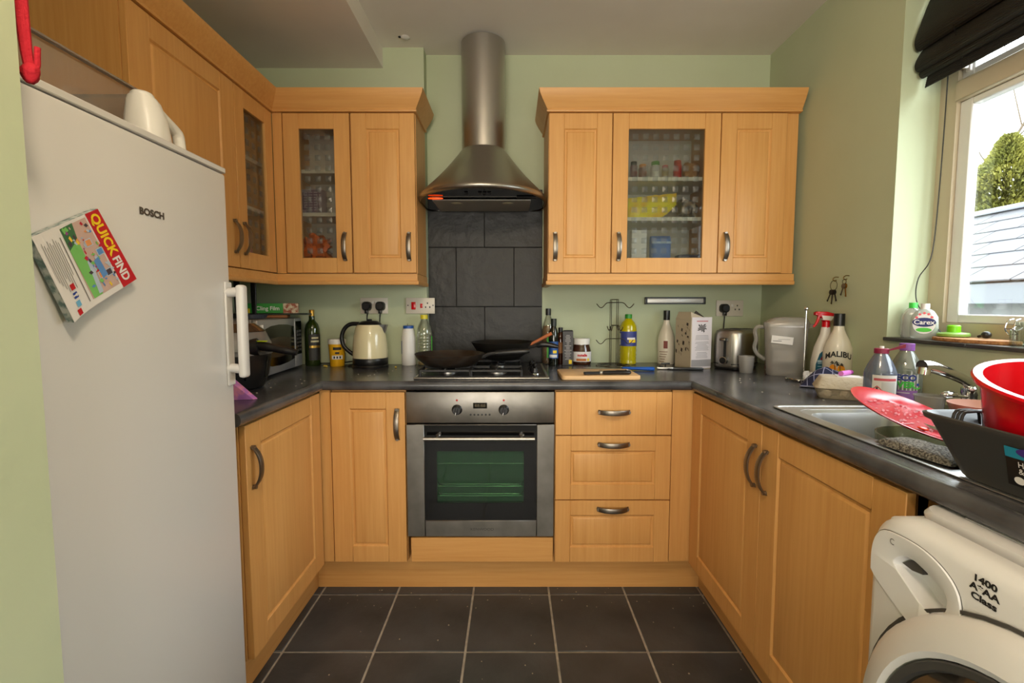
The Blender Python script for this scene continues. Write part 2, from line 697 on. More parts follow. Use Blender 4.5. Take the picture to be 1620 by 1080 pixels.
def add_handle(parent, x, z, flat=False):
    if 'm' not in _h:
        o = obj('handle', handle_bm(), PEWTER, parent)
        _h['m'] = o.data
    else:
        o = bpy.data.objects.new('handle', _h['m'])
        COL.objects.link(o)
        o.parent = parent
    o.location = (x, 0, z)
    if flat:
        o.rotation_euler = (0, pi / 2, 0)
    return o


def door_bm(w, h, st=.075, rl=.068, glass=False, plain=False, t=.019):
    """foil door: square-edged stiles and rails with fine joints round a raised field or a glazed opening"""
    bm = BM()
    b = .0014
    box(bm, 0, st, 0, t, 0, h, b, 1)
    box(bm, w - st, w, 0, t, 0, h, b, 1)
    if plain:
        box(bm, st, w - st, .0003, t, 0, h, b, 1)
        return bm
    box(bm, st, w - st, .0003, t, 0, rl, b, 1)
    box(bm, st, w - st, .0003, t, h - rl, h, b, 1)
    if not glass:
        x0, x1, z0, z1 = st, w - st, rl, h - rl
        q = lambda d, y: [(x0 + d, y, z0 + d), (x1 - d, y, z0 + d), (x1 - d, y, z1 - d), (x0 + d, y, z1 - d)]
        loft(bm, [q(0, .001), q(.004, .006), q(.010, .0065), q(.015, .002), q(.017, .0014)], True, False, True)
    return bm


def glazing(parent, w, h, st, rl, cell=.046):
    bm = BM(); box(bm, st - .004, w - st + .004, .009, .012, rl - .004, h - rl + .004)
    p = obj('glass_pane', bm, CABGL, parent)
    bm = BM()
    x0, x1, z0, z1 = st, w - st, rl, h - rl
    nx = int((x1 - x0) / cell); nz = int((z1 - z0) / cell)
    for i in range(nx):
        for j in range(nz):
            cx = (x0 + x1) / 2 + (i - (nx - 1) / 2) * cell; cz = (z0 + z1) / 2 + (j - (nz - 1) / 2) * cell
            s = .0125
            c = bm.verts.new((cx, .0045, cz))
            q = [bm.verts.new((cx + a * s, .0088, cz + b * s)) for a, b in ((-1, -1), (1, -1), (1, 1), (-1, 1))]
            for k in range(4):
                bm.faces.new((q[k], q[(k + 1) % 4], c))
    o = obj('bevelled_squares', bm, STUD, p, flat=True, kind='stuff')
    return p


def carcass(parent, w, d, z0, z1, hollow=False, shelves=(), x0=0.):
    bm = BM()
    t = .017
    y0 = .021
    if hollow:
        box(bm, x0, x0 + t, y0, d, z0, z1); box(bm, x0 + w - t, x0 + w, y0, d, z0, z1)
        box(bm, x0 + t, x0 + w - t, y0, d, z0, z0 + t); box(bm, x0 + t, x0 + w - t, y0, d, z1 - t, z1)
        box(bm, x0 + t, x0 + w - t, d - .006, d, z0 + t, z1 - t, mi=1)
    else:
        box(bm, x0, x0 + w, y0, d, z0, z1)
    obj('carcass', bm, [WZ, CARC], parent)
    for z in shelves:
        bm = BM(); box(bm, x0 + t + .001, x0 + w - t - .001, y0 + .012, d - .008, z - .008, z + .008)
        obj('shelf', bm, SHELF, parent)


def unit_door(parent, x, z, w, h, side=None, hz='low', glass=False, st=.075, rl=.068, name='door'):
    o = obj(name, door_bm(w, h, st, rl, glass), WZ, parent, (x, 0, z))
    if glass:
        glazing(o, w, h, st, rl)
    if side:
        hx = .03 if side == 'L' else w - .03
        add_handle(o, hx, {'low': .118, 'high': h - .13}[hz])
    return o


BD0, BDH = .152, .706          # base doors: bottom, height
YF = 1.88                      # front of the back run
XFL, XFR = -.766, .726         # fronts of the left and right runs
G = .0015

u = thing('base_cabinet', 'beech base cabinet beside the fridge, one wide door with handle at its outer edge', 'cabinet', (XFL, 1.335, 0), pi / 2, 'base units')
carcass(u, .530, .58, .15, .866)
unit_door(u, .003, BD0, .526, BDH, 'L', 'high', st=.08)
u = thing('corner_post', 'narrow beech upright filling the corner left of the oven', 'panel', (0, 0, 0))
bm = BM(); box(bm, -.775, -.733, YF + .006, YF + .022, .152, .866)
obj('front_panel', bm, WZ, u)
u = thing('base_cabinet', 'narrow beech base cabinet between the left corner and the oven', 'cabinet', (-.73, YF, 0), 0, 'base units')
carcass(u, .300, .53, .15, .866)
unit_door(u, G, BD0, .297, BDH, 'R', 'high')
u = thing('drawer_unit', 'beech unit of three drawers to the right of the oven', 'drawers', (.174, YF, 0), 0, 'base units')
carcass(u, .470, .58, .15, .866)
for z, h, pl in ((.684, .176, True), (.416, .264, False), (.152, .260, False)):
    bm = door_bm(.467, h, .062, .062, plain=pl)
    if pl:
        box(bm, .2325, .2345, -.0004, .002, 0, h)
    d = obj('drawer', bm, WZ, u, (G, 0, z))
    add_handle(d, .235, h - (.082 if pl else .034), True)
u = thing('corner_post', 'beech upright filling the corner right of the drawers', 'panel', (0, 0, 0))
bm = BM(); box(bm, .647, .735, YF + .008, YF + .024, .152, .866)
obj('front_panel', bm, WZ, u)
u = thing('sink_cabinet', 'beech base cabinet under the sink with two doors, handles side by side', 'cabinet', (XFR, 1.884, 0), -pi / 2, 'base units')
carcass(u, 1.036, .56, .15, .70)
bm = BM(); box(bm, 0, 1.036, .021, .04, .70, .866); box(bm, 1.018, 1.036, .021, .56, .70, .866)
obj('top_rail', bm, WZ, u)
unit_door(u, .006, BD0, .524, BDH, 'R', 'high', st=.082)
unit_door(u, .533, BD0, .502, BDH, 'L', 'high', st=.082)
for nm, p, lab in (('kickboard', ((-.83, 1.955), (.80, 1.973)), 'beech kickboard along the floor below the oven'),):
    bm = BM(); box(bm, -.83, .80, 1.955, 1.973, 0, .149)
    tag(obj(nm, bm, WX), lab, 'kickboard', 'kickboards')
bm = BM(); box(bm, -.848, -.831, 1.22, 1.973, 0, .149)
tag(obj('kickboard', bm, WY), 'beech kickboard along the floor below the cabinet next to the fridge', 'kickboard', 'kickboards')
bm = BM(); box(bm, .801, .818, .845, 1.973, 0, .149)
tag(obj('kickboard', bm, WY), 'beech kickboard along the floor below the two sink doors', 'kickboard', 'kickboards')

# worktop: U-shaped, rounded front edge
WT = mat('slate_effect_laminate', (54, 54, 56), .24, var=((90, 90, 93), 7, .16), bump=(.04, 60))
wt = thing('worktop', 'dark slate-effect worktop running round three sides', 'worktop', (0, 0, ZT))
TH_ = .038
SX0, SX1, SY0, SY1 = .79, 1.20, .50, 1.372         # opening for the sink
bm = BM(); prism(bm, [(XL, 1.29), (-.769, 1.29), (-.769, 1.882), (XL, YC)], -TH_, 0)
obj('worktop_section', bm, WT, wt)
bm = BM(); prism(bm, [(-.7685, 1.8825), (.729, 1.8825), (XR, 2.4645), (XR, YB), (XS, YB), (XS, YC), (XL, YC)], -TH_, 0)
obj('worktop_section', bm, WT, wt)
bm = BM()
prism(bm, [(.73, 1.882), (.73, SY1), (XR, SY1), (XR, 2.463)], -TH_, 0)
box(bm, .73, SX0, SY0, SY1, -TH_, 0); box(bm, SX1, XR, SY0, SY1, -TH_, 0); box(bm, .73, XR, -.1, SY0, -TH_, 0)
obj('worktop_section', bm, WT, wt)
r = TH_ / 2
prof = [(-.001, -TH_), (.006, -TH_)] + [(.006 + .014 * sin(a), -TH_ / 2 - r * cos(a)) for a in [pi * i / 8 for i in range(1, 8)]] + [(.006, 0), (-.001, 0)]
bm = BM(); sweep(bm, [(-.769, 1.29), (-.769, 1.882), (.73, 1.882), (.73, -.1)], prof)
obj('front_edge', bm, WT, wt)

# wall units
UZ0, UZ1 = 1.352, 2.062
YU, XU = 2.18, -1.072
DH = UZ1 - UZ0
u = thing('wall_cabinet', 'beech wall cabinet with solid door, above the fridge', 'cabinet', (XU, 1.377, 0), pi / 2, 'wall units')
carcass(u, .512, .305, UZ0, UZ1)
unit_door(u, G, UZ0 + .002, .509, DH - .004, 'R', 'low', st=.085)
u = thing('wall_cabinet', 'narrow beech wall cabinet with glass door next to the left corner', 'cabinet', (XU, 1.892, 0), pi / 2, 'wall units')
carcass(u, .289, .305, UZ0, UZ1, True, (1.615, 1.82))
unit_door(u, G, UZ0 + .002, .286, DH - .004, 'L', 'low', True, st=.062)
bm = BM(); box(bm, XU, XU + .042, YU + .004, YU + .02, UZ0, UZ1)
tag(obj('corner_post', bm, WZ), 'thin beech strip in the corner between two glass doors', 'panel')
u = thing('wall_cabinet', 'beech wall cabinet with glass door showing an orange bag', 'cabinet', (-1.026, YU, 0), 0, 'wall units')
carcass(u, .300, .248, UZ0, UZ1, True, (1.622, 1.815))
unit_door(u, G, UZ0 + .002, .297, DH - .004, 'R', 'low', True, st=.07)
u = thing('wall_cabinet', 'beech wall cabinet with solid door, left of the hood', 'cabinet', (-.722, YU, 0), 0, 'wall units')
carcass(u, .288, .248, UZ0, UZ1)
unit_door(u, G, UZ0 + .002, .284, DH - .004, 'R', 'low', st=.068)
u = thing('wall_cabinet', 'beech wall cabinet with solid door, right of the hood', 'cabinet', (.164, YU, 0), 0, 'wall units')
carcass(u, .286, .318, UZ0, UZ1)
unit_door(u, G, UZ0 + .002, .283, DH - .004, 'L', 'low', st=.068)
u = thing('wall_cabinet', 'wide beech wall cabinet with glass door showing a yellow bag', 'cabinet', (.451, YU, 0), 0, 'wall units')
carcass(u, .484, .318, UZ0, UZ1, True, (1.602, 1.782))
unit_door(u, G, UZ0 + .002, .481, DH - .004, 'L', 'low', True, st=.07)
u = thing('wall_cabinet', 'beech wall cabinet with solid door beside the right wall', 'cabinet', (.936, YU, 0), 0, 'wall units')
carcass(u, .295, .318, UZ0, UZ1)
unit_door(u, G, UZ0 + .002, .292, DH - .004, 'L', 'low', st=.068)
bm = BM(); box(bm, 1.2315, 1.285, YU + .012, YU + .318, UZ0, UZ1)
tag(obj('filler_panel', bm, WZ), 'beech filler strip between wall cabinet and right wall', 'panel')
CP = [(-.02, 2.063), (.0, 2.063), (.008, 2.064), (.010, 2.070), (.006, 2.074), (.012, 2.084), (.028, 2.108), (.040, 2.130), (.044, 2.142), (.046, 2.150), (-.02, 2.150)]
PP = [(-.02, 1.300), (.006, 1.300), (.009, 1.304), (.009, 1.316), (.003, 1.319), (.003, 1.349), (-.02, 1.349)]
bm = BM(); sweep(bm, [(XL + .002, 1.377), (XU, 1.377), (XU, YU), (-.434, YU), (-.434, YC - .002)], CP)
tag(obj('cornice', bm, WX), 'beech cornice over the left wall cabinets, turning the corner', 'cornice')
bm = BM(); sweep(bm, [(XL + .002, 1.377), (XU, 1.377), (XU, YU), (-.434, YU), (-.434, YC - .002)], PP)
tag(obj('light_pelmet', bm, WX), 'beech pelmet under the left wall cabinets, turning the corner', 'pelmet')
bm = BM(); sweep(bm, [(.164, YB - .002), (.164, YU), (1.29, YU)], CP)
tag(obj('cornice', bm, WX), 'beech cornice over the wall cabinets right of the hood', 'cornice')
bm = BM(); sweep(bm, [(.164, YB - .002), (.164, YU), (1.285, YU)], PP)
tag(obj('light_pelmet', bm, WX), 'beech pelmet under the wall cabinets right of the hood', 'pelmet')

# ------------------------------------------------------------------ oven
ov = thing('oven', 'built-in steel electric oven with dark glass door', 'oven', (-.426, YF, 0))
bm = BM(); box(bm, .022, .575, .03, .55, .27, .855); obj('body', bm, BLACKM, ov)
bm = BM(); box(bm, 0, .596, -.002, .028, .733, .860, .004); cp = obj('control_panel', bm, STEELD, ov)
for x in (.205, .393):
    bm = BM()
    lathe(bm, [(.021, 0), (.021, .003), (.018, .005), (.0165, .020), (.015, .023), (.001, .023)], 24)
    box(bm, -.004, .004, -.0165, .0165, .012, .031, .0015, 1)
    kn = obj('knob', bm, BLACK, cp, (x, -.002, .788), (pi / 2, radians(12), 0))
    bm = BM(); box(bm, -.0012, .0012, -.016, -.006, .031, .0316); obj('pointer', bm, PAPER, kn)
    bm = BM(); lathe(bm, [(.0042, 0), (.0035, .0012), (.001, .0014)], 10)
    obj('indicator_light', bm, REDD, cp, (x, -.0022, .826), (pi / 2, 0, 0))
bm = BM(); box(bm, .270, .326, -.004, 0, .793, .816, .001, 1); dp = obj('display', bm, BLACKG, cp)
bm = BM(); text(bm, '88:88', .016, flat_xz(.298, -.0043, .8045), sx=1.25); obj('digits', bm, mat('dim_display_digits', (92, 84, 60), .5), dp)
for k in range(6):
    bm = BM(); lathe(bm, [(.0043, 0), (.004, .002), (.001, .0024)], 10)
    obj('button', bm, BLACK, cp, (.260 + k * .0152, -.002, .768), (pi / 2, 0, 0))
# door: steel frame, dark glass, inner window with racks behind
bm = BM()
dz0, dz1 = .262, .728
gx0, gx1, gz0, gz1 = .072, .526, .330, .724
box(bm, 0, gx0, -.004, .026, dz0, dz1, .002, 1); box(bm, gx1, .596, -.004, .026, dz0, dz1, .002, 1)
box(bm, gx0, gx1, -.004, .026, dz0, gz0, .002, 1); box(bm, gx0, gx1, -.004, .026, gz1, dz1, .0015, 1)
od = obj('door', bm, STEELD, ov)
wx0, wx1, wz0, wz1 = .121, .474, .402, .617
bm = BM()
for a in ((gx0, wx0, gz0, gz1), (wx1, gx1, gz0, gz1), (wx0, wx1, gz0, wz0), (wx0, wx1, wz1, gz1)):
    box(bm, a[0], a[1], 0, .02, a[2], a[3])
obj('dark_glass', bm, BLACKG, od)
bm = BM(); box(bm, wx0, wx1, .001, .005, wz0, wz1)
obj('window', bm, clear('oven_window_glass', (190, 222, 200), .06, .03, .09, (60, 90, 70)), od)
ENA = mat('oven_enamel', (70, 104, 84), .35, var=((52, 82, 66), 8, .3))
bm = BM(); box(bm, wx0 - .006, wx1 + .006, .021, .0285, wz0 - .01, wz1 + .01); obj('oven_cavity', bm, ENA, ov)
for z, q in ((.468, .012), (.428, .0), (.562, .012)):
    bm = BM()
    if z < .5:
        tube(bm, smooth([(wx0 + .002, .012 + 0, z + .022), (wx0 + .014, .012, z + .004), (wx0 + .03, .012, z), (wx1 - .03, .012, z), (wx1 - .014, .012, z + .004), (wx1 - .002, .012, z + .022)], 3), .0022, 6)
        tube(bm, [(wx0 + .02, .017, z + .006), (wx1 - .02, .017, z + .006)], .0014, 5)
    else:
        tube(bm, [(wx0 + .002, .015, z), (wx1 - .002, .015, z)], .0016, 5)
    obj('rack', bm, CHROME, ov)
bm = BM(); tube(bm, [(.076, -.042, .679), (.516, -.042, .679)], .0075, 12)
for x in (.13, .465):
    tube(bm, [(x, -.002, .684), (x, -.042, .681)], .006, 10)
    lathe(bm, [(.011, 0), (.010, .004), (.006, .006)], 12, x, -.006, z0=.684)
obj('handle', bm, STEEL, od)
bm = BM(); text(bm, 'KENWOOD', .0155, flat_xz(.304, -.0046, .293), sx=1.15); obj('lettering', bm, mat('grey_badge_print', (70, 68, 66), .5), od)
bm = BM(); box(bm, .012, .594, -.001, .017, .153, .256, .0015, 1)
box(bm, .0715, .0725, -.0014, .001, .154, .255); box(bm, .5225, .5235, -.0014, .001, .154, .255)
tag(obj('oven_base_panel', bm, WX, None, (-.426, YF, 0)), 'plain beech panel directly below the oven door', 'panel')

# ------------------------------------------------------------------ hob and hood
HX0, HX1, HY0, HY1 = -.400, .152, 1.905, 2.395
hb = thing('gas_hob', 'four-burner steel gas hob with black pan supports', 'hob', (0, 0, ZT))
bm = BM(); box(bm, HX0, HX1, HY0, HY1, .0005, .009, .004)
obj('tray', bm, STEEL, hb)
bm = BM(); box(bm, HX0 + .012, HX1 - .012, HY0 + .022, HY1 - .012, .009, .0115, .001, 1); obj('hotplate', bm, mat('dark_hob_enamel', (38, 37, 37), .3), hb)
bx = (HX0 + .125, HX0 + .335)
for bx_, by_ in [(bx[0], HY0 + .13), (bx[1], HY0 + .13), (bx[0], HY0 + .36), (bx[1], HY0 + .36)]:
    bm = BM(); lathe(bm, [(.043, .0115), (.043, .017), (.036, .021), (.033, .022)], 24, bx_, by_)
    bu = obj('burner', bm, STEEL, hb)
    bm = BM(); lathe(bm, [(.031, .022), (.031, .027), (.028, .029), (.001, .030)], 24, bx_, by_)
    obj('burner_cap', bm, IRON, bu)
for x0, x1 in ((HX0 + .022, HX0 + .228), (HX0 + .232, HX0 + .438)):
    bm = BM()
    zt = .040
    y0, y1 = HY0 + .025, HY1 - .018
    pts = [(x0, y0), (x1, y0), (x1, y1), (x0, y1)]
    for a, b in zip(pts, pts[1:] + pts[:1]):
        lo = (min(a[0], b[0]) - .004, max(a[0], b[0]) + .004, min(a[1], b[1]) - .004, max(a[1], b[1]) + .004)
        box(bm, *lo, zt - .012, zt - .002, .002, 1)
    cx = (x0 + x1) / 2
    for by_ in (HY0 + .13, HY0 + .36):
        for dx, dy in ((-1, 0), (1, 0), (0, -1), (0, 1)):
            q0 = (cx + dx * (cx - x0), by_ + dy * .105)
            q1 = (cx + dx * .035, by_ + dy * .035)
            box(bm, min(q0[0], q1[0]) - .0035, max(q0[0], q1[0]) + .0035, min(q0[1], q1[1]) - .0035, max(q0[1], q1[1]) + .0035, zt - .01, zt + .002, .0015, 1)
    for p in pts:
        tube(bm, [(p[0], p[1], .0118), (p[0], p[1], zt - .004)], .006, 8)
    obj('pan_support', bm, IRON, hb)
for k in range(4):
    bm = BM()
    lathe(bm, [(.021, 0), (.021, .004), (.017, .007), (.0155, .024), (.001, .025)], 18)
    box(bm, -.0035, .0035, -.015, .015, .015, .032, .0015, 1)
    kn = obj('knob', bm, BLACK, hb, (HX1 - .055, HY0 + .09 + k * .085, .0118), (0, 0, random.uniform(-.4, .4)))
    bm = BM(); lathe(bm, [(.0245, .0005), (.024, .003), (.0213, .0035)], 18, cap0=False, cap1=False); obj('knob_collar', bm, CHROME, kn)

hd = thing('cooker_hood', 'curved stainless steel chimney hood over the hob', 'hood', (-.139, YB - .0005, 0))
bm = BM(); lathe(bm, [(.106, 1.955), (.106, 2.462)], 40, 0, -.112)
obj('chimney', bm, STEEL, hd, ang=60)


def hood_ring(t, z, k=1.):
    """from the rim plan (t=0) to the chimney circle (t=1)"""
    out = []
    for i in range(56):
        a = 2 * pi * i / 56
        if sin(a) <= 0:
            rx, ry = .303 * cos(a), -.20 + .315 * sin(a)
        else:
            rx, ry = .303 * math.copysign(abs(cos(a)) ** .25, cos(a)), -.20 + .192 * abs(sin(a)) ** .25
        qx, qy = .1065 * cos(a), -.112 + .1065 * sin(a)
        out.append((qx * t + rx * (1 - t) * k, qy * t + ry * (1 - t) * (k if ry < -.2 else 1), z))
    return out


bm = BM()
prof = [(0, 1.688, .965), (0, 1.690, .985), (0, 1.697, 1), (0, 1.706, 1), (.02, 1.712, 1)]
prof += [(f, 1.712 + (1.958 - 1.712) * (f * .78 + .22 * f * f), 1) for f in (.15, .3, .45, .6, .75, .88, .96, 1.0)]
loft(bm, [hood_ring(t, z, k) for t, z, k in prof], True, False, False)
obj('canopy', bm, mat('satin_hood_steel', (172, 166, 158), .36, 1.0, bump=(.02, 300)), hd, ang=60)
bm = BM()
rim = [(x * .975, y * .975 - .003, z) for x, y, z in hood_ring(0, 1.692, .985)]
patch(bm, rim)
un = obj('underside', bm, BLACKG, hd, flat=True)
bm = BM(); box(bm, -.225, .225, -.30, -.05, 1.682, 1.688, .002, 1)
fl = obj('grease_filter', bm, mat('filter_mesh_steel', (150, 146, 138), .5, .2, bump=(.3, 400)), hd)
for x in (-.12, .12):
    bm = BM(); lathe(bm, [(.026, 1.680), (.022, 1.679), (.001, 1.6785)], 18, x, -.25); obj('hood_lamp', bm, mat('lamp_glass', (205, 200, 170), .2), fl)
bm = BM(); lathe(bm, [(.034, 1.687), (.033, 1.684), (.001, 1.684)], 18, -.205, -.325, sy=.35); obj('warning_light', bm, mat('lit_orange_lens', (255, 70, 10), .3, emit=1.6), hd)
bm = BM()
for x in (-.06, .0, .02, .04):
    box(bm, x - .008, x + .008, -.415, -.40, 1.686, 1.690, .001, 1)
box(bm, .16, .25, -.345, -.32, 1.686, 1.690, .001, 1)
obj('hood_switches', bm, BLACKM, hd)

# ------------------------------------------------------------------ fridge and what is on it
FX = -.72
fr = thing('fridge', 'tall white fridge at the left with badge and long handle', 'fridge', (FX, 1.218, 0), pi / 2)
# local frame: x runs back along +y from -.57 to 0, y runs into the wall
bm = BM(); box(bm, -.575, 0, .062, .63, .02, 1.532, .006); obj('body', bm, WHITE, fr)
bm = BM(); box(bm, -.575, 0, 0, .056, .06, 1.530, .006, 3); fd = obj('door', bm, WHITE, fr)
bm = BM(); box(bm, -.576, .001, -.001, .63, 1.532, 1.546, .002, 1); obj('top_panel', bm, WHITE, fr)
bm = BM(); box(bm, -.57, -.005, .02, .06, .0, .055, .004); obj('plinth_grille', bm, WHITE, fr)
bm = BM(); pr = [(-.026, 1.250), (-.022, 1.245)]
tube(bm, [(-.018, .0, 1.235), (-.018, -.035, 1.238)], .012, 10); tube(bm, [(-.018, .0, 1.045), (-.018, -.035, 1.042)], .012, 10)
box(bm, -.032, -.004, -.048, -.028, 1.020, 1.255, .008, 3); box(bm, -.03, -.002, -.006, .0, 1.0, 1.262, .002, 1)
obj('handle', bm, WHITE, fd)
p = on_x(240, 338, FX)
bm = BM(); text(bm, 'BOSCH', .0185, lambda a, b: (p.y - 1.218 + a, -.0012, p.z + b), bold=.0008, sx=1.1)
obj('lettering', bm, mat('dark_badge', (92, 86, 80), .4, .5), fd)

# directory held on the fridge door by a magnet
A, B, Cc, D = [on_x(*q, FX + .012) for q in ((47, 375), (152, 330), (214, 441), (107, 510))]
mg = thing('directory', 'thick local directory with red spine stuck slanting on the fridge door', 'magazine', (FX + .0015, 0, 0))
A, B, Cc, D = [Vector((.0, q.y, q.z)) for q in (A, B, Cc, D)]


def cov(s, t, h=.0125):
    """cover plane: s along the edge A-B, t from top edge to bottom edge, h off the door; bends a little towards the left"""
    q = (A * (1 - s) + B * s) * (1 - t) + (D * (1 - s) + Cc * s) * t
    return Vector((h + .018 * max(0, .35 - s) ** 2 * 4 * t, q.y, q.z))


bm = BM()
n = 8
loft(bm, [[cov(i / n, 0, .001), cov(i / n, 0, .012), cov(i / n, 1, .012), cov(i / n, 1, .001)] for i in range(n + 1)])
obj('pages', bm, mat('magazine_page_edges', (96, 120, 120), .7, var=((190, 195, 195), 90, .1)), mg)


def cpatch(bm, pts, h, mi=0):
    patch(bm, [cov(s, t, h) for s, t in pts], mi)


bm = BM()
for i in range(n):
    cpatch(bm, [(i / n, 0), ((i + 1) / n, 0), ((i + 1) / n, 1), (i / n, 1)], .0128)
obj('cover', bm, PAPER, mg)
pal = [mat('print_' + str(i), c, .55) for i, c in enumerate([(120, 190, 100), (200, 170, 160), (90, 140, 200), (190, 30, 50), (150, 70, 140), (235, 200, 60), (60, 110, 70), (225, 150, 90), (180, 195, 215), (70, 60, 70)])]
bm = BM()
cpatch(bm, [(.36, .04), (.76, .03), (.76, .93), (.36, .92)], .0131, 1)
cpatch(bm, [(.36, .30), (.52, .22), (.50, .92), (.38, .92)], .0134, 0)
cpatch(bm, [(.36, .04), (.55, .03), (.52, .22), (.36, .30)], .0134, 6)
cpatch(bm, [(.50, .50), (.55, .46), (.52, .90), (.46, .90)], .0136, 8)
for i in range(70):
    s, t = random.uniform(.38, .77), random.uniform(.06, .88)
    w, h = random.uniform(.008, .03), random.uniform(.01, .04)
    if s < .5 and t > .35 and random.random() < .8:
        continue
    cpatch(bm, [(s - w, t - h * .5), (s + w * .4, t - h), (s + w, t + h * .6), (s - w * .3, t + h)], .0138 + i * 1e-6, random.choice([3, 4, 5, 7, 8, 9, 2, 3, 0, 1]))
for s, t, c in ((.63, .30, 7), (.72, .45, 2), (.60, .70, 7), (.70, .72, 9)):
    cpatch(bm, [(s - .05, t - .04), (s + .05, t - .04), (s + .05, t + .05), (s - .05, t + .05)], .0139, 8)
    cpatch(bm, [(s - .038, t - .03), (s + .038, t - .03), (s + .038, t + .04), (s - .038, t + .04)], .0140, c)
cpatch(bm, [(.58, .52), (.66, .50), (.67, .74), (.59, .76)], .0141, 2)
obj('cover_picture', bm, pal, mg)
bm = BM(); cpatch(bm, [(.78, 0), (1, 0), (1, 1), (.78, 1)], .0132); obj('red_band', bm, REDD, mg)
cw = (B - A).length; chh = (D - A).length


def cmap(s0, t0):
    return lambda a, b: cov(s0 + b / cw, t0 + a / chh, .0136)


bm = BM(); text(bm, 'QUICK', .0235, cmap(.885, .30), bold=.0008, sx=1.0); obj('lettering', bm, YEL, mg)
bm = BM(); text(bm, 'FIND', .0205, cmap(.875, .77), bold=.0007, sx=1.0); obj('lettering', bm, PAPER, mg)
bm = BM()
for i in range(9):
    s = .06 + i * .026
    cpatch(bm, [(s, .10 + (i % 3) * .03), (s + .006, .10 + (i % 3) * .03), (s + .006, .55 + (i % 4) * .05), (s, .55 + (i % 4) * .05)], .0135, 0)
cpatch(bm, [(.31, .12), (.322, .12), (.322, .92), (.31, .92)], .0135, 0)
obj('small_print', bm, INKG, mg)
for k, (s, t, m) in enumerate(((.19, .66, REDD), (.18, .76, BLUEP), (.17, .86, mat('sky_icon', (110, 180, 220), .5)), (.14, .95, REDD))):
    bm = BM(); cpatch(bm, [(s - .03, t - .035), (s + .03, t - .035), (s + .03, t + .035), (s - .03, t + .035)], .0137)
    ic = obj('printed_icon', bm, m, mg)
    if k == 1:
        bm = BM(); text(bm, 'f', .016, lambda a, b: cov(s + b / cw, t + a / chh, .0140), bold=.0005); obj('lettering', bm, PAPER, ic)

# on top of the fridge
ZF = 1.5465
bm = BM()
w0, w1, l0, l1, hh = -1.20, -.84, .68, 1.115, .135
q = lambda d, z: [(w0 + d, l0 + d, z), (w1 - d, l0 + d, z), (w1 - d, l1 - d, z), (w0 + d, l1 - d, z)]
loft(bm, [q(.018, .002), q(.006, .008), q(0, hh)], True, True, False)
o = thing('storage_tub', 'see-through plastic storage tub lying open on top of the fridge', 'tub', (0, 0, ZF))
TUBM = clear('hazy_tub_plastic', (214, 204, 196), .28, .15, .18, (200, 192, 186))
obj('body', bm, TUBM, o)
bm = BM(); sweep(bm, [(w0, l0), (w1, l0), (w1, l1), (w0, l1), (w0, l0)], [(0, hh - .004), (.010, hh - .004), (.010, hh), (0, hh)]); obj('rim', bm, TUBM, o)
bm = BM()
for a in (.76, .96):
    tube(bm, [(w1 + .003, a, .02), (w1 + .003, a, .055)], .002, 6)
tube(bm, [(w1 + .003, .76, .055), (w1 + .003, .96, .05)], .002, 6)
obj('moulded_ridge', bm, TUBM, o)
cx, cy = -.772, 1.035
j = thing('plastic_jug', 'white plastic jug with a slanting handle on top of the fridge', 'jug', (cx, cy, ZF), 0)
j.scale = (.85, .88, .84)
bm = BM()
loft(bm, [[(x + ox, y + oy, z) for x, y in rrect(w, d, r_, 4)] for w, d, r_, ox, oy, z in
          ((.088, .085, .03, 0, 0, .001), (.09, .088, .034, 0, 0, .01), (.084, .08, .035, 0, -.002, .06), (.068, .066, .031, 0, -.008, .095), (.056, .054, .026, 0, -.012, .106))])
obj('body', bm, WHITEPL, j)
bm = BM(); lathe(bm, [(.024, .106), (.024, .113), (.020, .117), (.001, .118)], 20, 0, -.012); obj('cap', bm, WHITEPL, j)
bm = BM(); tube(bm, smooth([(0, .014, .098), (0, .05, .083), (0, .092, .066), (0, .104, .056), (0, .108, .04), (0, .112, .006)], 4), [.014] * 10 + [.0145] * 11, 12)
box(bm, -.02, .02, .03, .118, 0.001, .014, .005); obj('handle', bm, WHITEPL, j)

rc = thing('red_apron', 'red cloth strap with a knotted end hanging beside the wall end over the fridge', 'cloth', (-.627, .632, 1.487))
REDC = mat('red_cotton', (176, 10, 34), .85, bump=(.3, 150))
bm = BM(); tube(bm, smooth([(-.003, 0, .6), (-.002, 0, .3), (.001, 0, .10), (.002, .002, .045), (.004, .004, .018)], 5), .0052, 8)
tube(bm, smooth([(.004, .003, .6), (.003, .003, .25), (.003, .004, .06), (.006, .004, .02)], 5), .0048, 8); obj('strap', bm, REDC, rc)
bm = BM(); ellipsoid(bm, (.006, .003, .013), (.012, .009, .013), 12, 8, nz=.2, ns=70); obj('knot', bm, REDC, rc)
bm = BM(); tube(bm, smooth([(.010, .004, .014), (.0135, .005, .024), (.0145, .005, .036), (.0155, .005, .046)], 4), .0034, 8); obj('loose_end', bm, REDC, rc)

# ------------------------------------------------------------------ bottles and jars
def bottle(name, label, cat, sp, prof, m, cap=None, z=ZT, group=None, sy=1., rz=0., n=28):
    x, y, R, Hh = sp
    t = thing(name, label, cat, (x, y, z + .0005), rz - atan2(x, y), group)
    bm = BM(); lathe(bm, [(a * R, b * Hh) for a, b in prof], n, sy=sy)
    obj('body', bm, m, t)
    if cap:
        bm = BM(); a, b0, b1, cm = cap
        lathe(bm, [(a * R, b0 * Hh), (a * R, b1 * Hh - .001), (a * R * .93, b1 * Hh), (.001, b1 * Hh)], 20, sy=sy)
        obj('cap', bm, cm, t)
    return t


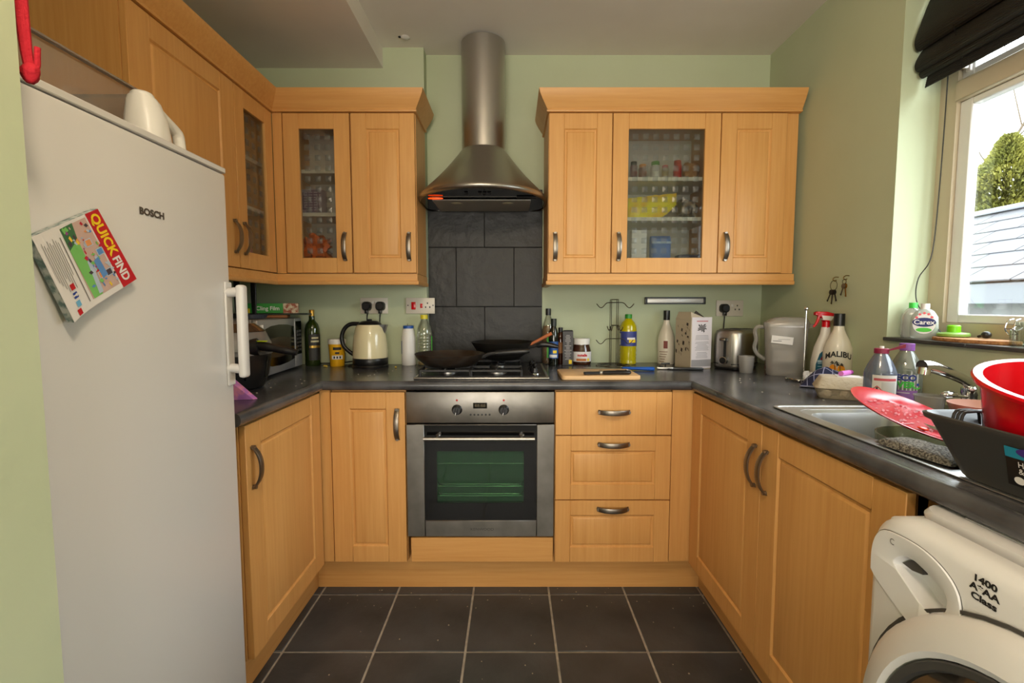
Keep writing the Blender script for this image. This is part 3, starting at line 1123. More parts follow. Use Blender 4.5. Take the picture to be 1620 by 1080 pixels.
def band(t, R, z0, z1, m, a0=-1.2, a1=1.2, name='label', lift=.0005, sy=1.):
    bm = BM(); lathe(bm, [(R + lift, z0), (R + lift, z1)], 20, a0=a0, a1=a1, sy=sy)
    return obj(name, bm, m, t)


def liquid(t, prof, m, sy=1.):
    bm = BM(); lathe(bm, prof, 24, sy=sy); return obj('liquid', bm, m, t)


STRAIGHT = [(.9, 0), (1, .02), (1, .6), (.95, .68), (.7, .78), (.42, .84), (.34, .87), (.34, .93)]
GOLD = mat('gold_foil', (190, 150, 70), .3, .8)
OLIVE = mat('green_bottle_glass', (46, 62, 16), .08, trans=.3, coat=.5)
sp = spot(484, 507, 579, 489, ymax=2.415)
b = bottle('olive_oil_bottle', 'dark green olive oil bottle with gold collar beside the microwave', 'bottle', sp,
           [(.9, 0), (1, .02), (1, .58), (.96, .66), (.78, .74), (.46, .79), (.38, .82), (.38, .88)], OLIVE, (.34, .86, .99, GOLD), sy=.9)
band(b, sp[2], sp[3] * .1, sp[3] * .56, mat('dark_label', (38, 34, 28), .5), -.5, 1.2, sy=.9)
band(b, sp[2], sp[3] * .32, sp[3] * .36, GOLD, -.4, 1.15, 'label_stripe', .001, .9)
band(b, sp[2], sp[3] * .42, sp[3] * .45, mat('cream_print', (200, 190, 150), .6), -.2, .9, 'label_text', .001, .9)
band(b, sp[2], sp[3] * .48, sp[3] * .51, mat('cream_print', (200, 190, 150), .6), -.1, .8, 'label_text', .001, .9)

sp = spot(521, 547, 577, 536, ymax=2.40)
b = bottle('stock_tub', 'small yellow printed tub with white lid beside the kettle', 'tub', sp,
           [(.80, 0), (.82, .02), (.98, .80), (1, .82), (1, .84)], mat('yellow_tub', (236, 176, 20), .45))
bm = BM(); lathe(bm, [(sp[2] * 1.04, sp[3] * .82), (sp[2] * 1.04, sp[3] * .97), (sp[2] * .98, sp[3]), (.001, sp[3])], 24); obj('lid', bm, WHITEPL, b)
R = sp[2] * .95
for zz, h, w, m in ((.66, .10, .5, INK), (.50, .07, .25, INK), (.34, .14, .7, PAPER)):
    band(b, R * (.93 + zz * .1), sp[3] * (zz - h / 2), sp[3] * (zz + h / 2), m, -w, w, 'label_print', .0012)
for a in (-.45, -.1, .25):
    band(b, R * .965, sp[3] * .30, sp[3] * .38, INK, a, a + .18, 'label_print', .0022)

# kettle
x, y, R, Hh = spot(559, 614, 580, 507, ymax=2.405)
KET = k = thing("kettle", 'cream electric kettle with black handle and base', 'kettle', (x, y, ZT + .0005))
CREAMK = mat('cream_enamel', (224, 212, 172), .22, coat=.4)
bm = BM(); lathe(bm, [(R * 1.0, 0), (R * 1.02, .008), (R * .98, .014)], 32); obj('power_base', bm, BLACK, k)
bm = BM(); lathe(bm, [(R * .96, .015), (R * .985, .018), (R * .985, .045), (R * .97, .047)], 32); obj('foot', bm, BLACK, k)
pr = [(R * .97, .047), (R * .97, .07), (R * .95, .11), (R * .90, .15), (R * .80, .19), (R * .70, .205)]
zt = Hh - .02
s_ = zt / .205
bm = BM(); lathe(bm, [(a, b_ * s_ if b_ > .05 else b_) for a, b_ in pr], 36); obj('body', bm, CREAMK, k)
bm = BM(); lathe(bm, [(R * .66, zt), (R * .60, zt + .010), (R * .40, zt + .018), (.001, zt + .020)], 28); obj('lid', bm, BLACK, k)
bm = BM(); lathe(bm, [(.010, zt + .018), (.012, zt + .026), (.001, zt + .028)], 14); obj('lid_knob', bm, BLACK, k)
bm = BM(); tube(bm, smooth([(-R * .60, 0, zt + .004), (-R * 1.1, 0, zt + .002), (-R * 1.45, 0, zt - .02), (-R * 1.62, 0, zt - .06), (-R * 1.52, 0, zt * .5), (-R * 1.2, 0, zt * .36), (-R * .92, 0, zt * .28)], 5), .010, 12)
obj('handle', bm, BLACK, k)
bm = BM(); loft(bm, [[(R * .62, -.026, zt * .80), (R * .62, .026, zt * .80), (R * .62, .03, zt * 1.0), (R * .62, -.03, zt * 1.0)], [(R * .86, -.01, zt * .80), (R * .86, .01, zt * .80), (R * .90, .018, zt * 1.0), (R * .90, -.018, zt * 1.0)], [(R * .93, -.004, zt * .86), (R * .93, .004, zt * .86), (R * 1.02, .007, zt * 1.0), (R * 1.02, -.007, zt * 1.0)]])
obj('spout', bm, STEEL, k)

sp = spot(636, 658, 578, 513, ymax=2.43)
b = bottle('sauce_bottle', 'white plastic bottle with blue cap between kettle and hob', 'bottle', sp,
           [(.95, 0), (1, .02), (1, .68), (.9, .74), (.86, .82), (.72, .90)], WHITEPL, (.74, .90, .97, mat('blue_cap', (30, 80, 160), .4)))
bm = BM(); tube(bm, [(-.004, 0, sp[3] * .97), (-.005, 0, sp[3] * 1.02)], .0012, 5); obj('nozzle', bm, BLACK, b)
band(b, sp[2], sp[3] * .28, sp[3] * .60, BLUEP, -1.5, -1.15)

sp = spot(660, 684, 577, 498, ymax=2.43)
RIB = [(.92, 0), (1, .02)]
for i in range(9):
    z = .06 + i * .062
    RIB += [(1, z), (.95, z + .02), (1, z + .04)]
RIB += [(.98, .66), (.85, .76), (.55, .86), (.42, .90), (.42, .93)]
b = bottle('cooking_oil_bottle', 'nearly empty clear plastic oil bottle with yellow cap behind the frying pan', 'bottle', sp, RIB, CLEARP, (.48, .92, 1.0, mat('yellow_cap', (222, 205, 40), .4)))
band(b, sp[2], sp[3] * .1, sp[3] * .58, GREENP, 1.05, 1.5)
liquid(b, [(sp[2] * .88, .004), (sp[2] * .94, .008), (sp[2] * .94, .02), (.001, .0205)], mat('oil_remains', (205, 170, 60), .15, trans=.4))

# oil and vinegar bottles right of the hob
sp = spot(857, 877, 571, 488, ymax=2.48)
b = bottle('oil_bottle', 'tall clear bottle of golden oil with black cap, rearmost beside the hob', 'bottle', sp,
           [(.95, 0), (1, .02), (1, .62), (.8, .72), (.5, .83), (.36, .88)], CLEARP, (.42, .88, 1, BLACK))
liquid(b, [(sp[2] * .9, .004), (sp[2] * .95, .008), (sp[2] * .95, sp[3] * .60), (sp[2] * .78, sp[3] * .69), (.001, sp[3] * .69)], mat('golden_oil', (150, 96, 14), .1, trans=.3))
band(b, sp[2], sp[3] * .12, sp[3] * .5, GREENP, -.2, .3)
sp = spot(868, 883, 579, 504)
b = bottle('oil_bottle', 'slim dark bottle with blue label, in front of the tall oil bottle', 'bottle', sp,
           [(.95, 0), (1, .02), (1, .64), (.85, .74), (.55, .82), (.45, .86)], mat('dark_green_glass', (20, 24, 14), .08, coat=.5), (.60, .84, 1, mat('dark_green_cap', (22, 32, 24), .4)))
band(b, sp[2], sp[3] * .16, sp[3] * .52, mat('blue_label', (40, 84, 150), .5), -1.3, 1.3)
band(b, sp[2], sp[3] * .27, sp[3] * .33, YEL, -.1, .7, 'label_print', .001)
band(b, sp[2], sp[3] * .18, sp[3] * .24, PAPER, -.9, .8, 'label_print', .001)
sp = spot(880, 893, 576, 518)
b = bottle('vinegar_bottle', 'brown vinegar bottle half hidden behind the dark grey box', 'bottle', sp,
           [(.95, 0), (1, .02), (1, .7), (.8, .8), (.5, .88)], mat('brown_glass', (58, 24, 8), .08, coat=.5), (.55, .87, 1, BLACK))
band(b, sp[2], sp[3] * .3, sp[3] * .6, mat('tan_label', (150, 100, 50), .5), -1, 1)

p = on_z(890, 578, ZT)
t = thing('spice_carton', 'dark grey narrow carton with pale printing between vinegar and chocolate spread', 'carton', (p.x, p.y, ZT + .0005), radians(-4))
cw_, chh_, cd_ = .052, .172, .05
bm = BM(); box(bm, 0, cw_, 0, cd_, 0, chh_, .001, 1); obj('box', bm, mat('dark_grey_card', (58, 56, 58), .5), t)
bm = BM()
rr = random.Random(3)
for i in range(17):
    z = .150 - i * .0075
    w = rr.uniform(.006, .018)
    box(bm, .026 - w, .026 + w, -.0006, 0, z, z + .0028)
obj('printing', bm, mat('pale_grey_print', (165, 162, 160), .6), t)
bm = BM(); box(bm, .031, .046, -.0008, 0, .008, .028); obj('print_block', bm, YEL, t)
bm = BM(); patch(bm, [(.0, 0, chh_), (cw_, 0, chh_), (cw_ * .9, -.004, chh_ + .006), (.004, -.004, chh_ + .006)]); obj('flap', bm, mat('dark_grey_card', (58, 56, 58), .5), t)

sp = spot(904, 935, 576, 535)
b = bottle('spread_jar', 'chocolate spread jar with white lid and red lettering', 'jar', sp,
           [(.9, 0), (.96, .03), (1, .12), (1, .45), (.92, .60), (.80, .74), (.80, .78)], mat('chocolate_spread', (64, 34, 20), .12, coat=.6), sy=.85)
bm = BM(); lathe(bm, [(sp[2] * .83, sp[3] * .77), (sp[2] * .83, sp[3] * .98), (sp[2] * .79, sp[3]), (.001, sp[3])], 28, sy=.85); obj('lid', bm, WHITEPL, b)
band(b, sp[2], sp[3] * .12, sp[3] * .50, PAPER, -1.35, 1.35, sy=.85, lift=.0006)
bm = BM(); text(bm, 'nutella', .0185, lambda a, c: around(sp[2], sp[3] * .37, .1, .0014)(a, c) if 0 else ((sp[2] + .0014) * sin(.1 + a / sp[2]), -.85 * (sp[2] + .0014) * cos(.1 + a / sp[2]) - .0006, sp[3] * .37 + c), bold=.0009); obj('lettering', bm, REDD, b)
band(b, sp[2], sp[3] * .15, sp[3] * .24, mat('toast_print', (190, 110, 40), .5), -.5, .5, 'label_picture', .0014, .85)
band(b, sp[2], sp[3] * .15, sp[3] * .25, YEL, .6, .85, 'label_picture', .0016, .85)

# wire mug tree
x, y, _, _ = spot(930, 990, 580, 474)
x = .245 + .08; x, y = on_z(961, 573, ZT).x, 2.36
mt = thing('mug_tree', 'empty wire mug tree with three tiers of hooks behind the chopping board', 'mug tree', (x, y, ZT + .001))
WIRE = mat('dark_chrome_wire', (120, 116, 108), .25, 1.0)
zt = on_y(961, 474, y).z - ZT
bm = BM(); tube(bm, [(.085 * cos(2 * pi * i / 24), .085 * sin(2 * pi * i / 24), .003) for i in range(24)], .0025, 6, closed=True)
for i in range(4):
    a = pi / 4 + i * pi / 2
    tube(bm, [(.085 * cos(a), .085 * sin(a), .003), (.02 * cos(a), .02 * sin(a), .005)], .0022, 6)
obj('base_ring', bm, WIRE, mt)
bm = BM()
for a in range(4):
    c, s = cos(pi / 4 + a * pi / 2) * .0235, sin(pi / 4 + a * pi / 2) * .0235
    tube(bm, [(c, s, .004), (c, s, zt)], .0018, 6)
tube(bm, [(-.0166, .0166, zt), (.0166, .0166, zt), (.0166, -.0166, zt), (-.0166, -.0166, zt)], .0018, 6, closed=True)
obj('upright_wires', bm, WIRE, mt)
for zz, ang in ((.90, 0), (.56, .9), (.56, 2.2), (.36, 0)):
    bm = BM()
    L = .092
    pts = [(-L, .012), (-L * .82, -.006), (-L * .66, -.004), (-L * .45, .016), (-L * .1, .018), (L * .1, .018), (L * .45, .016), (L * .66, -.004), (L * .82, -.006), (L, .012)]
    f_ = .55 if ang else 1
    tube(bm, smooth([(p_[0] * f_ * cos(ang), p_[0] * f_ * sin(ang) - .022, zz * zt + p_[1]) for p_ in pts], 3), .0022, 6)
    obj('hook', bm, WIRE, mt)

sp = spot(980, 1006, 574, 497)
R, Hh = sp[2], sp[3]
OILB = mat('yellow_drink', (205, 190, 10), .12, trans=.25, coat=.5)
b = bottle('sunflower_oil_bottle', 'yellow oil bottle with green cap and blue label', 'bottle', sp,
           [(.9, 0), (1, .02), (1, .06), (.95, .08), (1, .11), (.95, .15), (1, .19), (.95, .23), (1, .27), (.96, .33), (1, .36), (1, .62), (1, .70), (.94, .77), (.74, .84), (.46, .89), (.36, .92)], OILB, (.42, .915, 1.0, mat('green_cap', (40, 140, 40), .4)))
band(b, R, Hh * .37, Hh * .66, mat('navy_label', (52, 62, 130), .45), -1.6, 1.5)
band(b, R, Hh * .44, Hh * .50, YEL, .1, 1.0, 'label_picture', .001)
band(b, R, Hh * .50, Hh * .54, PAPER, -.1, .9, 'label_picture', .001)
band(b, R, Hh * .39, Hh * .62, mat('pale_label', (190, 190, 180), .5), -1.55, -1.0, 'label_print', .001)

# chopping board, peeler, knife, opener
A_, B_, C_, D_ = on_z(884, 596, ZT + .02), on_z(1016, 596, ZT + .02), on_z(996, 579, ZT + .02), on_z(883, 579, ZT + .02)
brd = thing('chopping_board', 'pale wooden chopping board with a thumb hole, right of the hob', 'board', (0, 0, ZT + .0005))
bm = BM(); x0, x1, y0, y1 = .200, .520, 1.888, 2.105
prism(bm, [(p_[0] + (x0 + x1) / 2 + (.0), p_[1] + (y0 + y1) / 2) for p_ in rrect(x1 - x0, y1 - y0, .018, 4)], 0, .018, bev=.004)
obj('plank', bm, wood('pale_board_wood', 0, (226, 188, 140), (212, 168, 118), .5), brd)
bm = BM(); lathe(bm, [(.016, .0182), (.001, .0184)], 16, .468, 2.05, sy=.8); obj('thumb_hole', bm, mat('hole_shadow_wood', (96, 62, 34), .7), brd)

zb = ZT + .019
pe = thing('peeler', 'black-handled vegetable peeler lying on the chopping board', 'peeler', (.395, 1.915, zb + .009), radians(5))
bm = BM()
prf = [(-.03, .009), (-.02, .011), (.0, .012), (.03, .0115), (.06, .013), (.08, .0135), (.088, .010), (.092, .004)]
loft(bm, [[(x_, cos(a) * r_ * 1.15, sin(a) * r_ * .72) for a in [2 * pi * i / 12 for i in range(12)]] for x_, r_ in prf])
obj('handle', bm, BLACK, pe)
bm = BM(); tube(bm, [(.078 + .008 * cos(2 * pi * i / 16), .007 * sin(2 * pi * i / 16) - .001, .0098) for i in range(16)], .0014, 6, closed=True); obj('hanging_eye', bm, CHROME, pe)
bm = BM(); tube(bm, [(-.040, 0, 0), (-.028, 0, 0)], .0095, 12); obj('collar', bm, STEEL, pe)
bm = BM(); box(bm, -.098, -.038, -.009, -.005, -.006, .004, .001, 1); box(bm, -.098, -.038, .005, .009, -.006, .004, .001, 1); box(bm, -.104, -.094, -.010, .010, -.007, .004, .002, 1)
obj('fork', bm, BLACK, pe)
bm = BM(); box(bm, -.094, -.042, -.0048, .0048, -.0035, .001, .001, 1); obj('blade', bm, CHROME, pe)

kf = thing('bread_knife', 'knife with bright blue plastic handle behind the chopping board', 'knife', (.60, 2.175, ZT + .010), radians(-14))
bm = BM()
loft(bm, [[(x_, cos(a) * r_ * 1.1, sin(a) * r_ * .8) for a in [2 * pi * i / 12 for i in range(12)]] for x_, r_ in ((-.09, .004), (-.08, .008), (-.02, .009), (.03, .0115), (.052, .012), (.056, .008))])
obj('handle', bm, mat('blue_plastic', (20, 90, 190), .35), kf)
bm = BM(); prism(bm, [(-.27, 0.0), (-.23, -.010), (-.085, -.013), (-.085, .013), (-.20, .012)], -.0045, -.003); obj('blade', bm, STEEL, kf)

op = thing('can_opener', 'black and steel can opener lying below the white bottle', 'opener', (.815, 2.20, ZT + .007), radians(-8))
bm = BM(); box(bm, -.09, .075, -.012, -.004, -.006, .005, .003); box(bm, -.09, .075, .006, .014, -.006, .005, .003)
obj('handles', bm, BLACK, op)
bm = BM(); box(bm, -.135, -.06, -.012, .012, -.005, .006, .003); box(bm, -.05, .07, -.0045, .0065, -.002, .003, .001, 1); obj('jaw', bm, STEEL, op)
bm = BM(); lathe(bm, [(.009, .006), (.009, .012), (.001, .013)], 14, -.115, 0); tube(bm, [(-.095, 0, .006), (-.095, 0, .022)], .003, 8); box(bm, -.115, -.075, -.003, .003, .018, .026, .002); obj('turning_key', bm, BLACK, op)

# white rum-liqueur bottles
def white_bottle(sp, label, name='liqueur_bottle', cap_m=BLACK):
    R, Hh = sp[2], sp[3]
    return bottle(name, label, 'bottle', sp, [(.94, 0), (1, .02), (1, .42), (.95, .50), (.78, .60), (.50, .71), (.38, .77), (.34, .83)], mat('white_glazed_bottle', (226, 218, 202), .25, coat=.3), (.38, .82, 1, cap_m))


sp = spot(1040, 1066, 571, 491, ymax=2.49)
b = white_bottle(sp, 'white liqueur bottle with small red crest, left of the paper carton')
R, Hh = sp[2], sp[3]
band(b, R, Hh * .30, Hh * .44, mat('dark_red_crest', (120, 40, 24), .5), -.28, .18, 'crest', .001)
for i in range(5):
    band(b, R, Hh * (.05 + i * .045), Hh * (.063 + i * .045), mat('brown_print', (140, 110, 90), .6), -.8 + .1 * (i % 2), -.2 + .1 * i, 'label_text', .001)

# paper gable carton
ct_ = thing('juice_carton', 'tall patterned paper carton with white printed side panel beside the toaster', 'carton', (.838, 2.215, ZT + .0005), radians(18))
CARD = mat('speckled_card', (186, 172, 150), .6)
cw_, cd_, ch_ = .115, .115, .235
bm = BM()
box(bm, 0, cw_, 0, cd_, 0, ch_, .001, 1)
loft(bm, [[(0, 0, ch_), (cw_, 0, ch_), (cw_, cd_, ch_), (0, cd_, ch_)], [(.006, .012, ch_ + .035), (cw_ - .045, .012, ch_ + .012), (cw_ - .045, cd_ - .012, ch_ + .012), (.006, cd_ - .012, ch_ + .035)]])
obj('box', bm, CARD, ct_)
bm = BM(); box(bm, .004, cw_ + .001, -.0012, 0, .004, ch_ + .01, 0); wp = obj('side_panel', bm, mat('pale_lilac_card', (216, 208, 212), .55), ct_)
bm = BM(); box(bm, .004, cw_ + .001, -.0016, -.001, .012, .045); obj('grey_band', bm, mat('grey_band_print', (150, 146, 148), .55), wp)
bm = BM()
for i in range(14):
    a = 2 * pi * i / 14
    r1 = .022 + .006 * (i % 3)
    patch(bm, [(.062, -.0019, .195), (.062 + r1 * cos(a), -.0019, .195 + r1 * .7 * sin(a)), (.062 + r1 * .8 * cos(a + .3), -.0019, .195 + r1 * .55 * sin(a + .3))])
obj('printed_emblem', bm, INK, wp)
bm = BM()
rr = random.Random(5)
for i in range(18):
    if i in (4, 12):
        continue
    z = .158 - i * .0062; w = rr.uniform(.025, .040)
    box(bm, .062 - w, .062 + w, -.0017, -.001, z, z + .0016)
obj('printing', bm, INKG, wp)
bm = BM(); text(bm, 'Recycle', .013, flat_xz(.062, -.0019, .226), sx=1.2); wpt = bm; wpt.free()
bm = BM(); box(bm, .03, .094, -.0018, -.001, .224, .229); obj('red_print', bm, mat('faded_red_print', (190, 120, 125), .6), wp)
bm = BM()
rr = random.Random(9)
for i in range(26):
    yy, zz = rr.uniform(.01, .105), rr.uniform(.06, .22); w, h = rr.uniform(.002, .005), rr.uniform(.004, .012); k_ = rr.uniform(-.006, .006)
    patch(bm, [(-.0006, yy - w, zz - h), (-.0006, yy + w * .5 - k_, zz - h * .4), (-.0006, yy + w, zz + h), (-.0006, yy - w * .4 + k_, zz + h * .5)])
obj('printed_flecks', bm, mat('dark_fleck_print', (58, 48, 46), .6), ct_)
bm = BM(); prism(bm, [(.035, .0), (cw_ - .002, .0), (cw_ - .002, cd_), (.035, cd_)], ch_ + .001, ch_ + .0016); prism(bm, [(.02, ch_ + .002), (cw_ - .005, ch_ + .002), (.05, ch_ + .04)], .03, .034, 'y'); obj('open_top', bm, mat('dark_card_inside', (56, 50, 44), .8), ct_)

# toaster
TOX, TOY = 1.075, 2.268
to = thing('toaster', 'stainless steel toaster with rounded sides, black end panels', 'toaster', (TOX, TOY, ZT + .001), radians(40))
hl, hw, hz = .108, .074, .187
bm = BM()
loft(bm, [[(x_, y_, z_) for x_, y_ in rrect(hl * 2 * k_, hw * 2 * k2, .05, 6)] for k_, k2, z_ in ((.97, .96, .012), (1, 1, .02), (1, 1, .13), (.985, .97, .165), (.94, .88, .182), (.86, .74, hz))])
obj('body', bm, STEEL, to, ang=50)
bm = BM(); loft(bm, [[(x_, y_, z_) for x_, y_ in rrect(hl * 2 * k_, hw * 2 * k_, .05, 6)] for k_, z_ in ((.93, 0), (.96, .004), (.965, .012))]); obj('base', bm, BLACK, to)
bm = BM(); prism(bm, [(x_, y_) for x_, y_ in rrect(hl * 2 * .72, .10, .012)], hz - .0005, hz + .002); tp = obj('top_plate', bm, GRAPH, to)
bm = BM()
for yy in (-.024, .024):
    box(bm, -.07, .07, yy - .013, yy + .013, hz + .0015, hz + .0026)
obj('slots', bm, BLACKM, tp)
bm = BM(); prism(bm, [(-.03, .02), (.03, .02), (.03, .165), (-.03, .165)], -hl - .003, -hl + .002, 'x', .001); ep = obj('end_panel', bm, STEEL, to)
bm = BM(); box(bm, -hl - .0045, -hl - .002, -.006, .006, .06, .15); obj('lever_slot', bm, BLACKM, ep)
bm = BM(); box(bm, -hl - .03, -hl - .003, -.016, .016, .136, .150, .004); obj('lever', bm, BLACK, ep)
bm = BM(); box(bm, -hl - .034, -hl - .029, -.014, .014, .138, .148, .002); obj('lever_tip', bm, CHROME, ep)
bm = BM(); tube(bm, [(-hl - .003, 0, .045), (-hl - .022, 0, .045)], .0165, 20); kn = obj('dial', bm, BLACK, ep)
bm = BM(); tube(bm, [(-hl - .022 + .0005, .0165 * cos(2 * pi * i / 20), .045 + .0165 * sin(2 * pi * i / 20)) for i in range(20)], .0018, 6, closed=True); obj('dial_ring', bm, CHROME, kn)
bm = BM(); sweep(bm, [(x_, y_) for x_, y_ in reversed(rrect(hl * 2, hw * 2, .05, 6) + rrect(hl * 2, hw * 2, .05, 6)[:1])], [(-.002, .026), (.0008, .026), (.0008, .030), (-.002, .030)]); obj('trim_line', bm, BLACK, to)

sp = spot(1168, 1192, 591, 563)
b = bottle('tumbler', 'small frosted plastic tumbler in front of the toaster', 'cup', sp, [(.80, .0), (.82, .01), (1, 1), (.96, 1), (.78, .04), (.01, .035)], FROST)

# jug with lid
jx, jy = 1.182, 2.045
j = thing('water_jug', 'large cloudy plastic filter jug with lid, handle and white sticker', 'jug', (jx, jy, ZT + .0005), radians(-28))
bm = BM()
loft(bm, [[(x_, y_, z_) for x_, y_ in rrect(w, d, .03, 5)] for w, d, z_ in ((.135, .10, 0), (.142, .105, .006), (.165, .118, .20), (.168, .12, .215))], True, True, False)
obj('body', bm, FROST, j)
bm = BM()
loft(bm, [[(x_ + ox, y_, z_) for x_, y_ in rrect(w, d, .03, 5)] for w, d, ox, z_ in ((.172, .124, 0, .208), (.172, .124, 0, .226), (.13, .10, .012, .246), (.10, .08, .016, .250))]); obj('lid', bm, FROST, j)
bm = BM(); tube(bm, smooth([(-.078, 0, .205), (-.105, 0, .207), (-.118, 0, .19), (-.112, 0, .15), (-.118, 0, .115), (-.104, 0, .085), (-.074, 0, .062)], 4), .0085, 8); obj('handle', bm, FROST, j)
bm = BM(); loft(bm, [[(.07, -.035, .20), (.07, .035, .20), (.07, .03, .222), (.07, -.03, .222)], [(.112, -.006, .214), (.112, .006, .214), (.112, .006, .222), (.112, -.006, .222)]]); obj('spout', bm, FROST, j)
bm = BM(); prism(bm, [(-.055, .142), (.025, .134), (.028, .166), (-.052, .174)], -.0615, -.0600, 'y'); st_ = obj('sticker', bm, PAPER, j)
bm = BM(); box(bm, -.048, -.015, -.0622, -.0618, .148, .151); box(bm, -.028, .016, -.0622, -.0618, .156, .1575); obj('printing', bm, INKG, st_)
bm = BM(); loft(bm, [[(x_, y_, z_) for x_, y_ in rrect(.09, .07, .02, 4)] for z_ in (.06, .11)]); obj('filter_cartridge', bm, mat('pale_filter', (206, 200, 192), .6), j)

# pack behind the jug
t = thing('snack_pouch', 'yellow and cream pouch with a red chequered foot, half behind the cloudy jug', 'pouch', (1.235, 2.20, ZT + .0005), radians(-15))
bm = BM(); loft(bm, [[(-.045, -.02, .055), (.045, -.02, .055), (.045, .02, .055), (-.045, .02, .055)], [(-.048, -.018, .12), (.048, -.018, .12), (.048, .018, .12), (-.048, .018, .12)], [(-.045, -.010, .21), (.045, -.010, .21), (.045, .010, .21), (-.045, .010, .21)], [(-.043, -.002, .235), (.043, -.002, .235), (.043, .002, .235), (-.043, .002, .235)]])
obj('pouch', bm, mat('mustard_foil', (176, 150, 40), .35), t)
bm = BM(); loft(bm, [[(x_, y_, z_) for x_, y_ in rrect(.098, .05, .02, 4)] for z_ in (0, .052)] + [[(x_, y_, .058) for x_, y_ in rrect(.094, .044, .02, 4)]]); obj('foot', bm, chequer('red_cream_chequer', (120, 22, 24), (232, 205, 180), 62), t)
bm = BM(); box(bm, -.034, .034, -.0235, -.0195, .105, .185, .001, 1); obj('label', bm, mat('cream_label', (222, 205, 160), .5), t)

# kitchen-roll holder
rx_, ry_ = 1.160, 1.872
kr = thing('kitchen_roll_holder', 'empty chrome kitchen roll stand with a ball-topped rod', 'stand', (rx_, ry_, ZT + .0005))
zr = on_y(1275, 486, ry_).z - ZT
bm = BM(); lathe(bm, [(.060, .008), (.062, .010), (.060, .012), (.001, .012)], 32); obj('base', bm, CHROME, kr)
bm = BM(); tube(bm, [(0, 0, .011), (0, 0, zr - .01)], .0036, 10); rod = obj('rod', bm, CHROME, kr)
bm = BM(); ellipsoid(bm, (0, 0, zr - .006), (.0085, .0085, .0085), 14, 10); obj('ball', bm, CHROME, rod)
for a in (0.5, 2.6, 3.9, 5.5):
    bm = BM(); ellipsoid(bm, (.058 * cos(a), .058 * sin(a), .006), (.006, .006, .0058), 10, 8); obj('foot', bm, CHROME, kr)
t = thing('crumpled_wrapper', 'crumpled red and white wrapper lying on the roll stand base', 'wrapper', (rx_ + .025, ry_ - .03, ZT + .013))
bm = BM(); ellipsoid(bm, (.01, 0, .012), (.035, .022, .014), 14, 9, nz=.6, ns=40, seed=2); obj('foil', bm, PAPER, t)
bm = BM(); ellipsoid(bm, (.028, -.008, .016), (.022, .015, .012), 12, 8, nz=.6, ns=50, seed=5); obj('printed_part', bm, REDD, t)
bm = BM(); ellipsoid(bm, (-.03, .0, .016), (.012, .012, .02), 10, 8, nz=.6, ns=60, seed=8); obj('twisted_end', bm, PAPER, t)

# spray bottle
x, y, R, Hh = spot(1284, 1312, 602, 488)
x += .0
sb = thing('spray_bottle', 'white cleaner spray bottle with red trigger head', 'bottle', (x, y, ZT + .0005), radians(-8))
SPW = mat('white_spray_plastic', (228, 224, 218), .3)
bm = BM()
hb_ = Hh * .74
loft(bm, [[(x_ + ox, y_, z_) for x_, y_ in rrect(w, d, r_, 4)] for w, d, r_, ox, z_ in
          ((R * 1.9, .045, .012, 0, 0), (R * 2, .05, .016, 0, .006), (R * 2, .05, .016, 0, hb_ * .35), (R * 1.7, .046, .016, .004, hb_ * .62), (R * 1.05, .034, .014, .010, hb_ * .86), (R * .85, .028, .012, .011, hb_))])
obj('body', bm, SPW, sb)
bm = BM(); tube(bm, [(.011, 0, hb_ - .002), (.011, 0, hb_ + .022)], .0145, 16); obj('collar', bm, RED, sb)
bm = BM()
zz = hb_ + .022
prism(bm, [(-.002, zz), (.02, zz), (.024, zz + .014), (.040, zz + .022), (.036, zz + .033), (.010, zz + .040), (-.026, zz + .041), (-.034, zz + .038), (-.034, zz + .026), (-.012, zz + .022)], -.011, .011, 'y', .003)
hd_ = obj('spray_head', bm, RED, sb)
bm = BM(); prism(bm, [(-.006, zz + .006), (.026, zz + .004), (.036, zz + .022), (-.012, zz + .026)], -.0115, .0115, 'y', .002); obj('head_insert', bm, SPW, hd_)
bm = BM(); tube(bm, smooth([(-.016, 0, zz + .024), (-.020, 0, zz + .006), (-.028, 0, zz - .012), (-.036, 0, zz - .022)], 3), [.0065, .0065, .006, .006, .006, .0055, .005, .005, .0045, .004], 8); obj('trigger', bm, RED, hd_)
bm = BM(); prism(bm, [(-R * .9, .02), (R * .55, .02), (R * .75, hb_ * .30), (R * .2, hb_ * .62), (-R * .55, hb_ * .5), (-R * .9, hb_ * .3)], -.0262, -.0252, 'y'); lb = obj('label', bm, mat('teal_label', (30, 96, 124), .45), sb)
bm = BM(); prism(bm, [(-R * .5, hb_ * .38), (R * .6, hb_ * .38), (R * .15, hb_ * .60)], -.0268, -.0262, 'y'); obj('label_triangle', bm, mat('dark_red_print', (150, 34, 44), .5), lb)
bm = BM()
for i in range(5):
    box(bm, -R * .7, R * .35, -.0268, -.0262, .03 + i * .012, .033 + i * .012)
box(bm, -R * .75, R * .6, -.0268, -.0262, hb_ * .335, hb_ * .375)
obj('label_text', bm, mat('pale_blue_print', (170, 200, 215), .5), lb)

